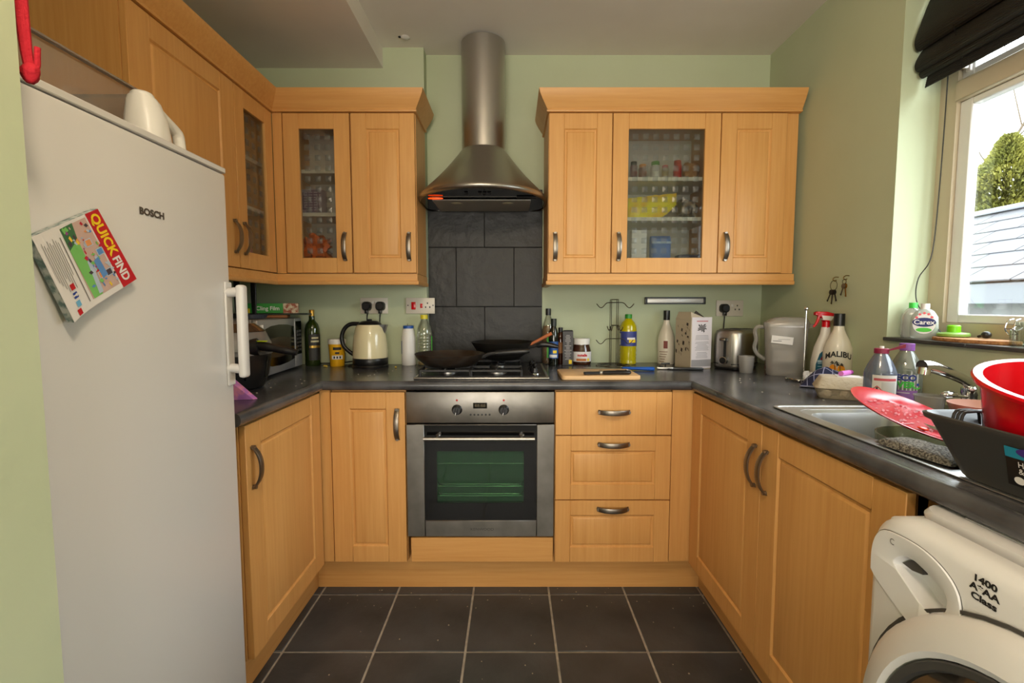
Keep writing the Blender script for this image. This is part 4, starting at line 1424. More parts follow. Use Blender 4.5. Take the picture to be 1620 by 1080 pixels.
sp = spot(1303, 1343, 607, 496)
b = white_bottle(sp, 'white liqueur bottle lettered in black arch over a sunset palm emblem')
R, Hh = sp[2], sp[3]
bm = BM(); text(bm, 'MALIBU', .030, lambda a, c: around(R, Hh * .42 - a * a * 6.0, .06, .001)(a, c), bold=.0009, sx=.92); obj('lettering', bm, INK, b)
bm = BM()
for s_ in (-1, 1):
    pts = [around(R, Hh * .20, s_ * .27, .0008)(.0125 * cos(a), max(-.012, .019 * sin(a))) for a in [2 * pi * i / 20 for i in range(20)]]
    patch(bm, pts)
obj('sunset_emblem', bm, mat('orange_sun_print', (238, 150, 20), .5), b)
bm = BM()
for s_ in (-1, 1):
    pts = [around(R, Hh * .20 - .006, s_ * .27, .0011)(.0115 * cos(a), .0065 * sin(a)) for a in [2 * pi * i / 16 for i in range(16)]]
    patch(bm, pts)
obj('sunset_emblem', bm, YEL, b)
bm = BM()
f_ = around(R, Hh * .20, -.05, .0013)
for px_, pz_, kk in ((-.006, .024, 1.), (.011, .017, .9)):
    for a in (.3, .9, 1.6, 2.3, 2.9, 3.5, -.3):
        L_ = .017 * kk
        patch(bm, [f_(px_, pz_), f_(px_ + L_ * .55 * cos(a) - .002 * sin(a), pz_ + L_ * .5 * sin(a) + .003), f_(px_ + L_ * cos(a), pz_ + L_ * .75 * sin(a) - .003), f_(px_ + L_ * .5 * cos(a), pz_ + L_ * .4 * sin(a) - .001)])
    patch(bm, [f_(px_ - .001, pz_), f_(px_ + .001, pz_), f_(px_ + .003, -.012), f_(px_ + .001, -.012)])
obj('palm_emblem', bm, INK, b)

# tea towel: a crumpled heap
PLAID = checks('navy_check_cotton', (30, 32, 62), (150, 150, 176), 9, line=.10)
c0 = Vector((1.135, 1.655, 0))
bm = BM()
uv = bm.loops.layers.uv.new('UVMap')
NX, NY = 40, 26
V = []
for i in range(NX + 1):
    row = []
    for jn in range(NY + 1):
        a, b2 = i / NX, jn / NY
        px_ = (a - .5) * .23; py_ = (b2 - .5) * .14
        e = max(0, 1 - abs(2 * a - 1) ** 2.5) * max(0, 1 - abs(2 * b2 - 1) ** 2.5)
        v_ = Vector((px_ * 16, py_ * 16, 1.7))
        hgt = .062 * e * (.55 + .9 * (noise.noise(v_ * .55) + .35)) + .013 * noise.noise(v_ * 1.6) * e
        row.append(bm.verts.new((px_ + .012 * noise.noise(v_ + Vector((5, 0, 0))), py_ + .012 * noise.noise(v_ + Vector((0, 7, 0))), max(.0012, hgt + .003))))
    V.append(row)
for i in range(NX):
    for jn in range(NY):
        f = bm.faces.new((V[i][jn], V[i + 1][jn], V[i + 1][jn + 1], V[i][jn + 1]))
        for l, (ii, jj) in zip(f.loops, ((i, jn), (i + 1, jn), (i + 1, jn + 1), (i, jn + 1))):
            l[uv].uv = (ii / NX, jj / NY * .6)
o = tag(obj('tea_towel', bm, PLAID, None, (c0.x + .05, c0.y + .06, ZT + .0005), (0, 0, radians(-35))), 'crumpled navy check tea towel in front of the liqueur bottle', 'towel')
so = o.modifiers.new('thickness', 'SOLIDIFY'); so.thickness = .002; so.offset = 1

# egg carton
ec = thing('egg_box', 'grey cardboard egg box behind the red plate', 'egg box', (1.075, 1.525, ZT + .0005), radians(-28))
PULP = mat('moulded_pulp', (186, 172, 150), .9, bump=(.3, 120))
bm = BM()
loft(bm, [[(x_, y_, z_) for x_, y_ in rrect(w, d, .02, 4)] for w, d, z_ in ((.135, .085, 0), (.158, .108, .030), (.164, .114, .033))]); obj('tray', bm, PULP, ec)
for ix in (-1, 0, 1):
    for iy in (-1, 1):
        bm = BM(); lathe(bm, [(.016, .0), (.025, .012), (.027, .028), (.012, .030)], 14, ix * .048, iy * .028); obj('cup', bm, PULP, ec)
bm = BM()
loft(bm, [[(x_, y_, z_) for x_, y_ in rrect(w, d, .02, 4)] for w, d, z_ in ((.164, .114, .034), (.158, .108, .040), (.132, .082, .066), (.12, .070, .070))]); ld = obj('lid', bm, PULP, ec)
bm = BM(); box(bm, -.02, .045, -.03, .03, .0702, .0712); obj('lid_label', bm, PAPER, ld)
pn = thing('lighter', 'pink stick lighter lying on the egg box', 'lighter', (1.085, 1.53, ZT + .0805), radians(30))
bm = BM(); tube(bm, [(-.03, 0, 0), (.02, 0, 0)], .008, 12); obj('body', bm, mat('pink_plastic', (214, 120, 200), .4), pn)
bm = BM(); tube(bm, [(.02, 0, 0), (.035, 0, .0)], .0072, 12); obj('cap', bm, mat('dark_pink', (150, 50, 130), .4), pn)

# washing-up liquid bottles by the sink
RIBB = [(.97, 0), (1, .015), (1, .50), (.99, .56)]
for i in range(10):
    f = i / 10
    RIBB += [(.99 - .58 * f ** 1.25, .56 + .30 * f), (.965 - .58 * f ** 1.25, .56 + .30 * f + .014)]
RIBB += [(.38, .88), (.36, .9)]
GREYCL = clear('grey_blue_clear_plastic', (176, 186, 206), .40, .12, .2, (140, 150, 172))
sp = (1.092, 1.395, .040, .180)
b = bottle('cleaner_bottle', 'grey-blue clear bottle with open burgundy flip cap, left of the two by the tap', 'bottle', sp, RIBB, GREYCL, (.46, .875, .955, mat('burgundy_cap', (136, 30, 66), .4)), sy=.8)
R, Hh = sp[2], sp[3]
bm = BM(); tube(bm, [(0, 0, Hh * .95), (0, 0, Hh * .99)], .006, 10); obj('nozzle', bm, WHITEPL, b)
bm = BM(); loft(bm, [[(x_, y_ * .8, z_) for x_, y_, z_ in pts] for pts in ([(.016, -.012, Hh * .92), (.016, .012, Hh * .92), (.018, .012, Hh * .945), (.018, -.012, Hh * .945)], [(.054, -.017, Hh * .985), (.054, .017, Hh * .985), (.054, .017, Hh * 1.04), (.054, -.017, Hh * 1.04)])]); obj('flip_lid', bm, mat('burgundy_cap', (136, 30, 66), .4), b)
band(b, R, Hh * .06, Hh * .53, PAPER, -.45, 1.25, sy=.8, lift=.0008)
band(b, R, Hh * .44, Hh * .48, mat('faded_red_line', (200, 90, 100), .5), -.35, 1.1, 'label_stripe', .0014, .8)
band(b, R, Hh * .12, Hh * .42, mat('pale_print', (206, 204, 202), .6), .1, 1.0, 'label_text', .0013, .8)


def lozenge(bm, zc, r0, a0, R_, sy_, lift):
    for k in range(4):
        A0, A1 = k * pi / 2, (k + 1) * pi / 2
        q = []
        for rr_, aa in ((r0, A0), (r0, A1), (r0 * .78, A1), (r0 * .78, A0)):
            a = a0 + rr_ * cos(aa) / R_
            q.append(((R_ + lift) * sin(a), -sy_ * (R_ + lift) * cos(a), zc + rr_ * sin(aa)))
        patch(bm, q)


bm = BM(); lozenge(bm, Hh * .285, .0135, -.15, R, .8, .0016); obj('hazard_diamond', bm, REDD, b)
bm = BM()
for zz_, h_ in ((.30, .006), (.255, .0018)):
    a = -.15
    q = [((R + .0018) * sin(a + d_ / R), -.8 * (R + .0018) * cos(a + d_ / R), Hh * zz_ + e_) for d_, e_ in ((-.0016, -h_), (.0016, -h_), (.0024, h_), (-.0024, h_))]
    patch(bm, q)
obj('hazard_mark', bm, INK, b)
sp = (1.196, 1.43, .041, .186)
b = bottle('washing_up_bottle', 'clear bottle with purple cap and lettered lilac label, right of the two by the tap', 'bottle', sp, RIBB, clear('pale_blue_clear_plastic', (196, 208, 206), .32, .12, .2, (176, 180, 168)), (.46, .875, .99, mat('purple_cap', (128, 74, 150), .4)), sy=.8)
band(b, R, Hh * .04, Hh * .52, PAPER, -1.0, .85, sy=.8, lift=.0008)
band(b, R, Hh * .04, Hh * .25, mat('lilac_print', (160, 112, 190), .5), -1.0, .8, 'label_stripe', .0013, .8)
band(b, R, Hh * .20, Hh * .215, PAPER, -.85, .3, 'label_text', .0016, .8)


def wrapS(R_, z, a0, sy_, lift=.0016):
    return lambda a, c: ((R_ + lift) * sin(a0 + a / R_), -sy_ * (R_ + lift) * cos(a0 + a / R_), z + c)


bm = BM(); text(bm, 'ECO', .0245, wrapS(R, Hh * .455, .06, .8), bold=.0011); obj('lettering', bm, mat('navy_print', (28, 50, 130), .5), b)
bm = BM(); text(bm, 'VER', .0245, wrapS(R, Hh * .335, .08, .8), bold=.0011); obj('lettering', bm, mat('leaf_green_print', (70, 200, 70), .5), b)
bm = BM()
f_ = wrapS(R, Hh * .325, .80, .8)
patch(bm, [f_(.009 * cos(a), .006 * sin(a) - .003) for a in [pi + pi * i / 10 for i in range(11)]])
obj('leaf_emblem', bm, GREENP, b)
bm = BM(); patch(bm, [f_(.004 * cos(a), .004 * sin(a) + .005) for a in [2 * pi * i / 12 for i in range(12)]]); obj('dot_emblem', bm, BLUEP, b)

sp = (1.145, 1.285, .036, .050)
b = bottle('plastic_pot', 'small cloudy white plastic pot behind the red plate', 'pot', sp, [(.80, 0), (.82, .02), (.94, .92), (1.0, .93), (1.0, 1), (.92, 1), (.80, .06), (.01, .05)], FROST, z=ZT + .0025)
sp = (1.165, 1.155, .070, .05)
b = bottle('pink_bowl', 'dull pink shallow bowl behind the dish rack', 'bowl', sp, [(.5, 0), (.55, .04), (.9, .6), (1, 1), (.96, 1), (.85, .6), (.5, .12), (.01, .1)], mat('dusky_pink_plastic', (196, 150, 136), .45), z=ZT + .0045)

# ------------------------------------------------------------------ sink, tap, dishes
sk = thing('sink', 'inset stainless steel sink with bowl and drainer', 'sink', (0, 0, ZT))
SINK = mat('satin_sink_steel', (222, 222, 220), .38, 1.0)
ox0, ox1, oy0, oy1 = SX0 - .018, SX1 + .015, SY0 - .015, SY1 + .012
bx0, bx1, by0, by1 = SX0 + .035, SX1 - .11, .955, SY1 - .05


def rr2(x0, x1, y0, y1, r, z):
    return [(a, b, z) for a, b in rrect(x1 - x0, y1 - y0, r, 5, (x0 + x1) / 2, (y0 + y1) / 2)]


bm = BM()
loft(bm, [rr2(bx0 - .02, bx1 + .02, by0 - .02, by1 + .02, .05, .0015), rr2(bx0, bx1, by0, by1, .05, -.004), rr2(bx0 + .004, bx1 - .004, by0 + .004, by1 - .004, .05, -.02), rr2(bx0 + .016, bx1 - .016, by0 + .016, by1 - .016, .05, -.14), rr2(bx0 + .05, bx1 - .05, by0 + .05, by1 - .05, .04, -.152)], True, False, True)
obj('bowl', bm, SINK, sk)
bm = BM()
A_ = rr2(ox0, ox1, oy0, oy1, .02, .0022)
# deck: ring round the bowl made of boxes
for q in ((ox0, bx0 - .0195, oy0, oy1), (bx1 + .0195, ox1, oy0, oy1), (bx0 - .0195, bx1 + .0195, by1 + .0195, oy1), (bx0 - .0195, bx1 + .0195, oy0, by0 - .0195)):
    box(bm, *q, .0004, .0022)
for q in ((-1, -1), (1, -1), (1, 1), (-1, 1)):
    cx_ = bx1 + .02 if q[0] > 0 else bx0 - .02
    cy_ = by1 + .02 if q[1] > 0 else by0 - .02
    pts = [(cx_, cy_)] + [(cx_ - q[0] * .05 + q[0] * .05 * sin(a), cy_ - q[1] * .05 + q[1] * .05 * cos(a)) for a in [pi / 2 * i / 6 for i in range(7)]]
    prism(bm, pts, .0006, .0021)
obj('deck', bm, SINK, sk)
bm = BM(); sweep(bm, [(p_[0], p_[1]) for p_ in reversed(A_)] + [(A_[-1][0], A_[-1][1])], [(-.006, .0022), (-.006, .004), (.0, .0045), (.003, .0035), (.004, .0005), (.0, .0005)]); obj('raised_rim', bm, SINK, sk)
bm = BM()
for i in range(6):
    box(bm, bx0 + .03 + i * .045, bx0 + .05 + i * .045, oy0 + .04, by0 - .05, .002, .0045, .0015, 1)
obj('drainer_ribs', bm, SINK, sk)

tp = thing('mixer_tap', 'chrome mixer tap with long swivel spout behind the sink', 'tap', (1.248, 1.275, ZT + .0005))
bm = BM(); lathe(bm, [(.026, 0), (.026, .006), (.021, .010), (.020, .055), (.022, .058), (.022, .075), (.016, .080)], 24); obj('base', bm, CHROME, tp)
bm = BM()
pts = smooth([(.0, 0, .07), (-.012, -.004, .088), (-.05, -.014, .106), (-.10, -.024, .124), (-.145, -.032, .137), (-.17, -.036, .138)], 4)
tube(bm, pts, [.0125 + .004 * i / (len(pts) - 1) for i in range(len(pts))], 14)
sp_ = obj('spout', bm, CHROME, tp)
bm = BM(); tube(bm, [(-.163, -.035, .134), (-.166, -.036, .116)], .0155, 14); obj('spout_outlet', bm, CHROME, sp_)
bm = BM(); tube(bm, smooth([(-.018, -.008, .052), (-.04, -.012, .054), (-.06, -.016, .056)], 3), .0042, 10); ellipsoid(bm, (-.078, -.02, .060), (.022, .012, .010), 14, 8); obj('lever', bm, CHROME, tp)

# glass dish in the sink that carries the plate
gd = thing('glass_dish', 'clear glass dish standing in the sink under the red plate', 'dish', (.955, 1.06, ZT - .151))
bm = BM(); lathe(bm, [(.075, 0), (.08, .004), (.098, .10), (.104, .150), (.100, .150), (.094, .10), (.075, .008), (.001, .006)], 32); obj('bowl', bm, clear('misty_glass', (226, 232, 216), .30, .05, .15, (206, 210, 186)), gd)
bm = BM(); lathe(bm, [(.074, .0075), (.088, .06), (.093, .11), (.001, .112)], 28); obj('dishwater', bm, clear('cloudy_dishwater', (214, 214, 176), .55, .1, .15, (196, 198, 160)), gd)

pl = thing('red_plate', 'red dinner plate with food scraps tilted over the sink', 'plate', (.942, 1.105, .942), 0, rot=(radians(17), radians(13), 0))
REDPL = mat('red_glazed_plate', (184, 6, 30), .2, spec=.35)
bm = BM(); lathe(bm, [(.07, -.004), (.075, -.010), (.082, -.008), (.125, .004), (.128, .008), (.124, .0085), (.092, -.0015), (.075, -.003), (.001, -.003)], 48); obj('plate', bm, REDPL, pl)
SMEAR = mat('food_smear', (214, 120, 124), .6, var=((150, 24, 36), 60, .25))
bm = BM()
rr = random.Random(4)
for i in range(90):
    a, d_ = rr.uniform(0, 2 * pi), .085 * sqrt(rr.random())
    w, l_ = rr.uniform(.001, .003), rr.uniform(.003, .014); b_ = rr.uniform(.3, .9)
    if cos(a) > .5 and sin(a) < 0 and rr.random() < .5:
        continue
    c_ = Vector((d_ * cos(a), d_ * sin(a), -.0022 + max(0, d_ - .072) * .11 + .00001 * i))
    u_, v_ = Vector((cos(b_), sin(b_), 0)), Vector((-sin(b_), cos(b_), 0))
    patch(bm, [c_ + u_ * l_ * cos(t_) + v_ * w * sin(t_) for t_ in [2 * pi * q / 7 for q in range(7)]])
obj('food_smears', bm, SMEAR, pl, kind='stuff')
Mp = Matrix.Translation((.942, 1.105, .942)) @ Matrix.Rotation(radians(13), 4, 'Y') @ Matrix.Rotation(radians(14), 4, 'X')
t = thing('tomato_scrap', 'orange-red scrap of tomato on the near left of the red plate', 'food', (.942, 1.105, .942), rot=(radians(17), radians(13), 0))
bm = BM(); ellipsoid(bm, (-.022, -.068, .0015), (.013, .007, .004), 12, 7, nz=.3, ns=80); obj('skin', bm, mat('tomato_skin', (214, 60, 20), .25), t)
fk = thing('fork', 'steel fork lying across the red plate', 'fork', (.942, 1.105, .942), rot=(radians(17), radians(13), 0))
bm = BM()
F0, F1 = Vector((.03, -.05, .001)), Vector((.118, -.058, .014))
tube(bm, [F0 + (F1 - F0) * .3, F0 + (F1 - F0) * .7, F1], [.0028, .0022, .0035], 8); obj('handle', bm, CHROME, fk)
bm = BM(); loft(bm, [[F0 + Vector((.028, -.004, .001)), F0 + Vector((.028, .002, .001)), F0 + Vector((.028, .002, .003)), F0 + Vector((.028, -.004, .003))], [F0 + Vector((.012, -.010, 0)), F0 + Vector((.012, .010, 0)), F0 + Vector((.012, .010, .002)), F0 + Vector((.012, -.010, .002))], [F0 + Vector((.0, -.010, 0)), F0 + Vector((.0, .010, 0)), F0 + Vector((.0, .010, .002)), F0 + Vector((.0, -.010, .002))]]); obj('neck', bm, CHROME, fk)
for i in range(4):
    bm = BM(); yy = -.008 + i * .0053
    tube(bm, [F0 + Vector((.001, yy, .001)), F0 + Vector((-.02, yy, .002)), F0 + Vector((-.032, yy, .004))], [.0014, .0013, .0007], 6); obj('tine', bm, CHROME, fk)

# grey scourer cloth over the front of the sink
CLOTH = mat('woven_grey_cloth', (150, 144, 132), .8, var=((84, 78, 70), 260, .06), bump=(1., 260))
bm = BM()
V = []
NX, NY = 26, 14
for i in range(NX + 1):
    row = []
    for jn in range(NY + 1):
        a, b2 = i / NX * 2 - 1, jn / NY * 2 - 1
        e = sqrt(max(0, (1 - a ** 4) * (1 - b2 ** 4)))
        row.append((a * .080, b2 * .040 * (1 - .15 * a * a), e))
    V.append(row)
top = [[bm.verts.new((x_, y_, .002 + .017 * e + .003 * noise.noise(Vector((x_ * 30, y_ * 30, 0))) * e)) for x_, y_, e in r_] for r_ in V]
bot = [[bm.verts.new((x_, y_, .0005 + .001 * (1 - e))) for x_, y_, e in r_] for r_ in V]
for i in range(NX):
    for jn in range(NY):
        bm.faces.new((top[i][jn], top[i + 1][jn], top[i + 1][jn + 1], top[i][jn + 1]))
        bm.faces.new((bot[i][jn], bot[i][jn + 1], bot[i + 1][jn + 1], bot[i + 1][jn]))
edge = [(i, 0) for i in range(NX)] + [(NX, q) for q in range(NY)] + [(i, NY) for i in range(NX, 0, -1)] + [(0, q) for q in range(NY, 0, -1)]
for (a, b2), (c_, d_) in zip(edge, edge[1:] + edge[:1]):
    bm.faces.new((top[a][b2], bot[a][b2], bot[c_][d_], top[c_][d_]))
tag(obj('dish_cloth', bm, CLOTH, None, (.818, .920, ZT + .005), (0, 0, radians(-84))), 'folded grey woven scouring cloth on the front rim of the sink', 'cloth')

# dish rack and red pot
dr = thing('dish_rack', 'dark grey plastic dish drainer on the draining board', 'dish rack', (0, 0, ZT + .005))
RACK = mat('dark_grey_rack_plastic', (60, 60, 60), .42)
rx0, rx1, ry0, ry1 = .752, 1.10, .42, .872
hz_ = .098


def rring(d, z):
    return rr2(rx0 + d * .30, rx1 - d, ry0 + d, ry1 - d * .9, .03, z)


bm = BM()
loft(bm, [rring(.072, 0), rring(.066, .004), rring(.012, hz_ - .012), rring(0, hz_ - .008), rring(-.004, hz_), rring(.004, hz_ + .002), rring(.014, hz_ - .002), rring(.075, .010), rring(.085, .009)], True, True, True)
obj('basin', bm, RACK, dr)
bm = BM()
for i in range(3):
    yy = ry1 - .022 - i * .008
    tube(bm, smooth([(rx0 + .045, yy, hz_ - .05), (rx0 + .052, yy, hz_ - .002), (rx0 + .066, yy, hz_ + .005), (rx0 + .088, yy, hz_ + .004), (rx0 + .098, yy, hz_ - .006), (rx0 + .102, yy - .002, hz_ - .08)], 3), .0026, 6)
obj('plate_prongs', bm, RACK, dr)
# sticker on the outer side
def side_pt(yv, zv, out=.0012):
    return (rx0 + .30 * (.066 - (.066 - .012) * (zv - .004) / (hz_ - .016)) - out, yv, zv)


def sticker(bm, y0, y1, z0, z1, out, n_=6):
    loft(bm, [[side_pt(y0 + (y1 - y0) * i / n_, z0, out), side_pt(y0 + (y1 - y0) * i / n_, z1, out)] for i in range(n_ + 1)], False)


SY_ = .715
bm = BM(); sticker(bm, SY_, SY_ - .20, .018, .078, .0010); st_ = obj('sticker', bm, mat('black_sticker', (20, 20, 22), .3), dr)
bm = BM(); sticker(bm, SY_, SY_ - .20, .062, .078, .0014); obj('teal_band', bm, mat('teal_print', (20, 130, 160), .4), st_)
bm = BM(); patch(bm, [side_pt(SY_ - .045 + .028 * cos(a), .073 + .008 * sin(a), .0018) for a in [2 * pi * i / 20 for i in range(20)]]); obj('purple_badge', bm, mat('purple_print', (62, 40, 120), .4), st_)
bm = BM(); text(bm, 'Hard wearing', .0125, lambda a, c: side_pt(SY_ - .052 - a, .053 + c, .0018)); text(bm, '& wipe clean', .0125, lambda a, c: side_pt(SY_ - .050 - a, .0425 + c, .0018)); obj('lettering', bm, PAPER, st_)
bm = BM()
for i in range(3):
    patch(bm, [side_pt(SY_ - .018 - i * .028 + .008 * cos(a), .028 + .006 * sin(a), .0018) for a in [2 * pi * k_ / 16 for k_ in range(16)]])
obj('white_dots', bm, PAPER, st_)

rp = thing('red_pot', 'large bright red round mixing pot tilted in the dish rack', 'pot', (.883, .733, .957), 0, rot=(radians(12), radians(-4), 0))
bm = BM(); lathe(bm, [(.086, 0), (.096, .006), (.102, .02), (.121, .112), (.131, .116), (.1335, .122), (.131, .126), (.119, .125), (.118, .119), (.099, .02), (.088, .008), (.001, .007)], 56); obj('body', bm, RED, rp)

# ------------------------------------------------------------------ washing machine
wmx, wy0, wy1, wz = .622, .205, .803, .864
wm = thing('washing_machine', 'white front-loading washing machine under the worktop', 'washing machine', (wmx, wy1, 0), -pi / 2)
WMW = mat('white_appliance', (224, 223, 225), .3)
W = wy1 - wy0
dcx, dcz, dR = W / 2 + .003, .525, .283
# local: x 0..W towards the viewer, y 0 = front
bm = BM(); box(bm, .004, W - .004, .03, .55, .02, .842, .01, 2); obj('body', bm, WMW, wm)
bm = BM(); loft(bm, [[(a, b, z_) for a, b in rrect(W - 2 * k_, .50 - k_, .04, 5, W / 2, .31)] for k_, z_ in ((.012, .846), (.010, .854), (.016, wz - .001), (.03, wz))])
box(bm, .07, W - .07, .10, .5, wz - .001, wz + .002, .001, 1); obj('top', bm, WMW, wm)
cup = [(.064, .768), (.070, .780), (.082, .790), (.10, .7945), (.120, .791), (.140, .784), (.155, .776), (.162, .768), (.163, .750), (.158, .730), (.150, .717), (.140, .712), (.128, .714), (.110, .726), (.088, .745), (.070, .760)]
cup = [(p_.x, p_.y) for p_ in smooth([(a, b, 0) for a, b in cup + cup[:1]], 3)][:-1]
cup = [(a - .006, (b if b > .78 else .78 - (.78 - b) * .74) + .016) for a, b in cup]
cxm, czm = .112, .780


def resample(poly, n_=64):
    """points of a closed outline where rays from the grip's centre meet it"""
    out = []
    for i in range(n_):
        a = 2 * pi * i / n_
        d_ = Vector((cos(a), sin(a)))
        best = None
        for (x0_, z0_), (x1_, z1_) in zip(poly, poly[1:] + poly[:1]):
            e_ = Vector((x1_ - x0_, z1_ - z0_)); w_ = Vector((x0_ - cxm, z0_ - czm))
            den = d_.x * e_.y - d_.y * e_.x
            if abs(den) < 1e-12:
                continue
            t_ = (w_.x * e_.y - w_.y * e_.x) / den
            q_ = (w_.x * d_.y - w_.y * d_.x) / den
            if t_ > 0 and -1e-6 <= q_ <= 1 + 1e-6 and (best is None or t_ > best):
                best = t_
        out.append((cxm + d_.x * best, czm + d_.y * best))
    return out


def outline(k):
    top = rrect(W - 2 * k, .842 - 2 * k, max(.072 - k, .02), 8, W / 2, .02 + .842 / 2)
    return resample(top)


cupr = resample(cup)
sc_ = lambda f: [(cxm + (a - cxm) * f, czm + (b - czm) * f) for a, b in cupr]
bm = BM()
loft(bm, [[(a, y_, b) for a, b in outline(k)] for y_, k in ((.045, .001), (.026, .0), (.012, .004), (.004, .013), (.0, .024))] + [[(a, 0, b) for a, b in sc_(1.05)]], True, False, False)
obj('front', bm, WMW, wm)
dpo = [(.014, .735), (.014, .775), (.024, .805), (.045, .820), (.10, .824), (.140, .815), (.168, .795), (.178, .765), (.178, .72), (.174, .672), (.150, .668), (.10, .693), (.05, .716)]
dpo = [(p_.x, p_.y) for p_ in smooth([(a, b, 0) for a, b in dpo + dpo[:1]], 3)][:-1]
dpo = [(a, b + .012) for a, b in dpo]
dpr = resample(dpo)
gr_ = lambda f: [(cxm + (a - cxm) * f, czm + (b - czm) * f) for a, b in dpr]
bm = BM()
loft(bm, [[(a, .0005, b) for a, b in gr_(1)], [(a, -.002, b) for a, b in gr_(1)], [(a, -.0032, b) for a, b in gr_(.985)], [(a, -.0032, b) for a, b in sc_(1.03)], [(a, -.0022, b) for a, b in sc_(.98)], [(a, .006, b - .002) for a, b in sc_(.94)], [(a, .020, b - .006) for a, b in sc_(.80)], [(a, .026, b - .010) for a, b in sc_(.5)]], True, False, True)
dw = obj('detergent_drawer', bm, WMW, wm)
bm = BM()
loft(bm, [[(a, .0001, b) for a, b in gr_(1.014)], [(a, -.0006, b) for a, b in gr_(1.014)], [(a, -.0006, b) for a, b in gr_(.99)]], True, False, False); obj('drawer_seam', bm, GRAPH, dw)
bm = BM(); prism(bm, [(.066, .788), (.080, .800), (.100, .804), (.104, .790), (.085, .786)], .008, .016, 'y'); obj('grip_latch', bm, GRAPH, dw)
bm = BM(); text(bm, 'C', .014, flat_xz(.058, -.0042, .819)); obj('lettering', bm, INKG, dw)
bm = BM()
for i, s_ in enumerate(('1400', 'A*AA', 'Class')):
    text(bm, s_, .0125, flat_xz(.205, -.0008, .838 - i * .0125), bold=.0005, sx=1.3)
obj('lettering', bm, INK, wm)
bm = BM(); lathe(bm, [(.034, 0), (.034, .006), (.028, .010), (.026, .022), (.001, .023)], 24); obj('dial', bm, WMW, wm, (.40, -.0005, .755), (pi / 2, 0, 0))


def disc(pr_):
    b_ = BM()
    rings_ = [[(dcx + r_ * cos(2 * pi * i / 56), y_, dcz + r_ * sin(2 * pi * i / 56)) for i in range(56)] for r_, y_ in pr_]
    return b_, rings_


bm, rg = disc([(dR + .003, -.0008), (dR + .003, -.003), (dR - .002, -.003), (dR - .002, -.0008)])
loft(bm, rg + rg[:1], True, False, False); obj('door_seam', bm, GRAPH, wm)
bm, rg = disc([(dR - .003, -.0005), (dR - .006, -.012), (dR - .02, -.026), (dR - .05, -.034), (dR - .058, -.030), (dR - .062, -.016)])
loft(bm, rg, True, True, False); dd = obj('door', bm, WMW, wm)
bm, rg = disc([(dR - .060, -.029), (dR - .062, -.032), (dR - .072, -.030), (dR - .076, -.022)])
loft(bm, rg, True, False, False); obj('glass_rim', bm, GRAPH, dd)
bm, rg = disc([(dR - .075, -.024), (dR - .10, -.032), (dR - .16, -.040), (.02, -.044)])
loft(bm, rg, True, False, True); obj('door_glass', bm, mat('smoked_door_glass', (48, 44, 40), .08, coat=.6), dd)

# ------------------------------------------------------------------ left worktop: microwave, fryer and the things on them
mwr = radians(90 - 4)
mw = thing('microwave', 'silver microwave oven in the left corner of the worktop', 'microwave', (-1.005, 1.862, ZT + .008), radians(94))
# local x runs along the front away from the viewer, y into the corner
mwW, mwH, mwD = .465, .235, .335
bm = BM(); box(bm, 0, mwW, .018, mwD, 0, mwH, .004); obj('case', bm, mat('silver_case', (150, 148, 148), .35, .7), mw)
for a in (.04, mwW - .04):
    bm = BM(); tube(bm, [(a, .05, -.008), (a, .05, .001)], .012, 10); obj('foot', bm, BLACK, mw)
bm = BM(); box(bm, .0, .378, -.004, .016, .002, mwH - .002, .004); md = obj('door', bm, mat('silver_door', (176, 175, 176), .35, .5), mw)
bm = BM(); prism(bm, [(.040, .05), (.12, .036), (.20, .032), (.29, .036), (.366, .046), (.366, .196), (.29, .207), (.20, .210), (.12, .206), (.040, .190)], -.0055, -.003, 'y'); dw_ = obj('door_window', bm, BLACKG, md)
bm = BM(); prism(bm, [(.085, .075), (.20, .068), (.31, .075), (.31, .15), (.20, .157), (.085, .15)], -.0058, -.0054, 'y'); obj('mesh_screen', bm, mat('brown_mesh_screen', (58, 46, 34), .25), dw_)
bm = BM(); tube(bm, [(.016, -.013, .02), (.016, -.013, .215)], .0075, 10); tube(bm, [(.016, -.012, .03), (.016, 0, .03)], .005, 8); tube(bm, [(.016, -.012, .205), (.016, 0, .205)], .005, 8); obj('handle', bm, WHITEPL, md)
bm = BM(); box(bm, .380, mwW, -.004, .016, .002, mwH - .002, .004); cpn = obj('control_panel', bm, mat('silver_door', (176, 175, 176), .35, .5), mw)
bm = BM(); box(bm, .388, mwW - .008, -.0052, -.003, .06, .218); pk = obj('key_pad', bm, BLACKG, cpn)
bm = BM()
for i in range(6):
    for q in range(2):
        box(bm, .396 + q * .032, .420 + q * .032, -.0062, -.005, .075 + i * .018, .086 + i * .018)
obj('keys', bm, GRAPH, pk)

ZM = ZT + .008 + mwH
bd = thing('trivet', 'small brown slatted trivet on the microwave under the tray', 'mat', (-1.13, 2.205, ZM + .0008), radians(20))
for i in range(8):
    bm = BM(); box(bm, -.085, .085, -.075 + i * .019, -.058 + i * .019, 0, .013, .003, 1)
    obj('slat', bm, mat('brown_wood_strip', (136, 84, 44), .6), bd)
tr = thing('baking_tray', 'thin dark baking tray overhanging the microwave towards the olive oil bottle', 'tray', (-1.085, 2.235, ZM + .0142), radians(14))
bm = BM(); prism(bm, [(a, b) for a, b in rrect(.25, .15, .02)], 0, .003); sweep(bm, [(a, b) for a, b in reversed(rrect(.25, .15, .02))] + [list(reversed(rrect(.25, .15, .02)))[0]], [(-.002, .001), (.003, .007), (.005, .007), (.0, .0)]); obj('pan', bm, mat('dark_tin', (74, 84, 78), .4, .5), tr)
fb = thing('cling_film_box', 'green cling film box lying on the tray on the microwave', 'box', (-1.262, 2.185, ZM + .0216), radians(20))
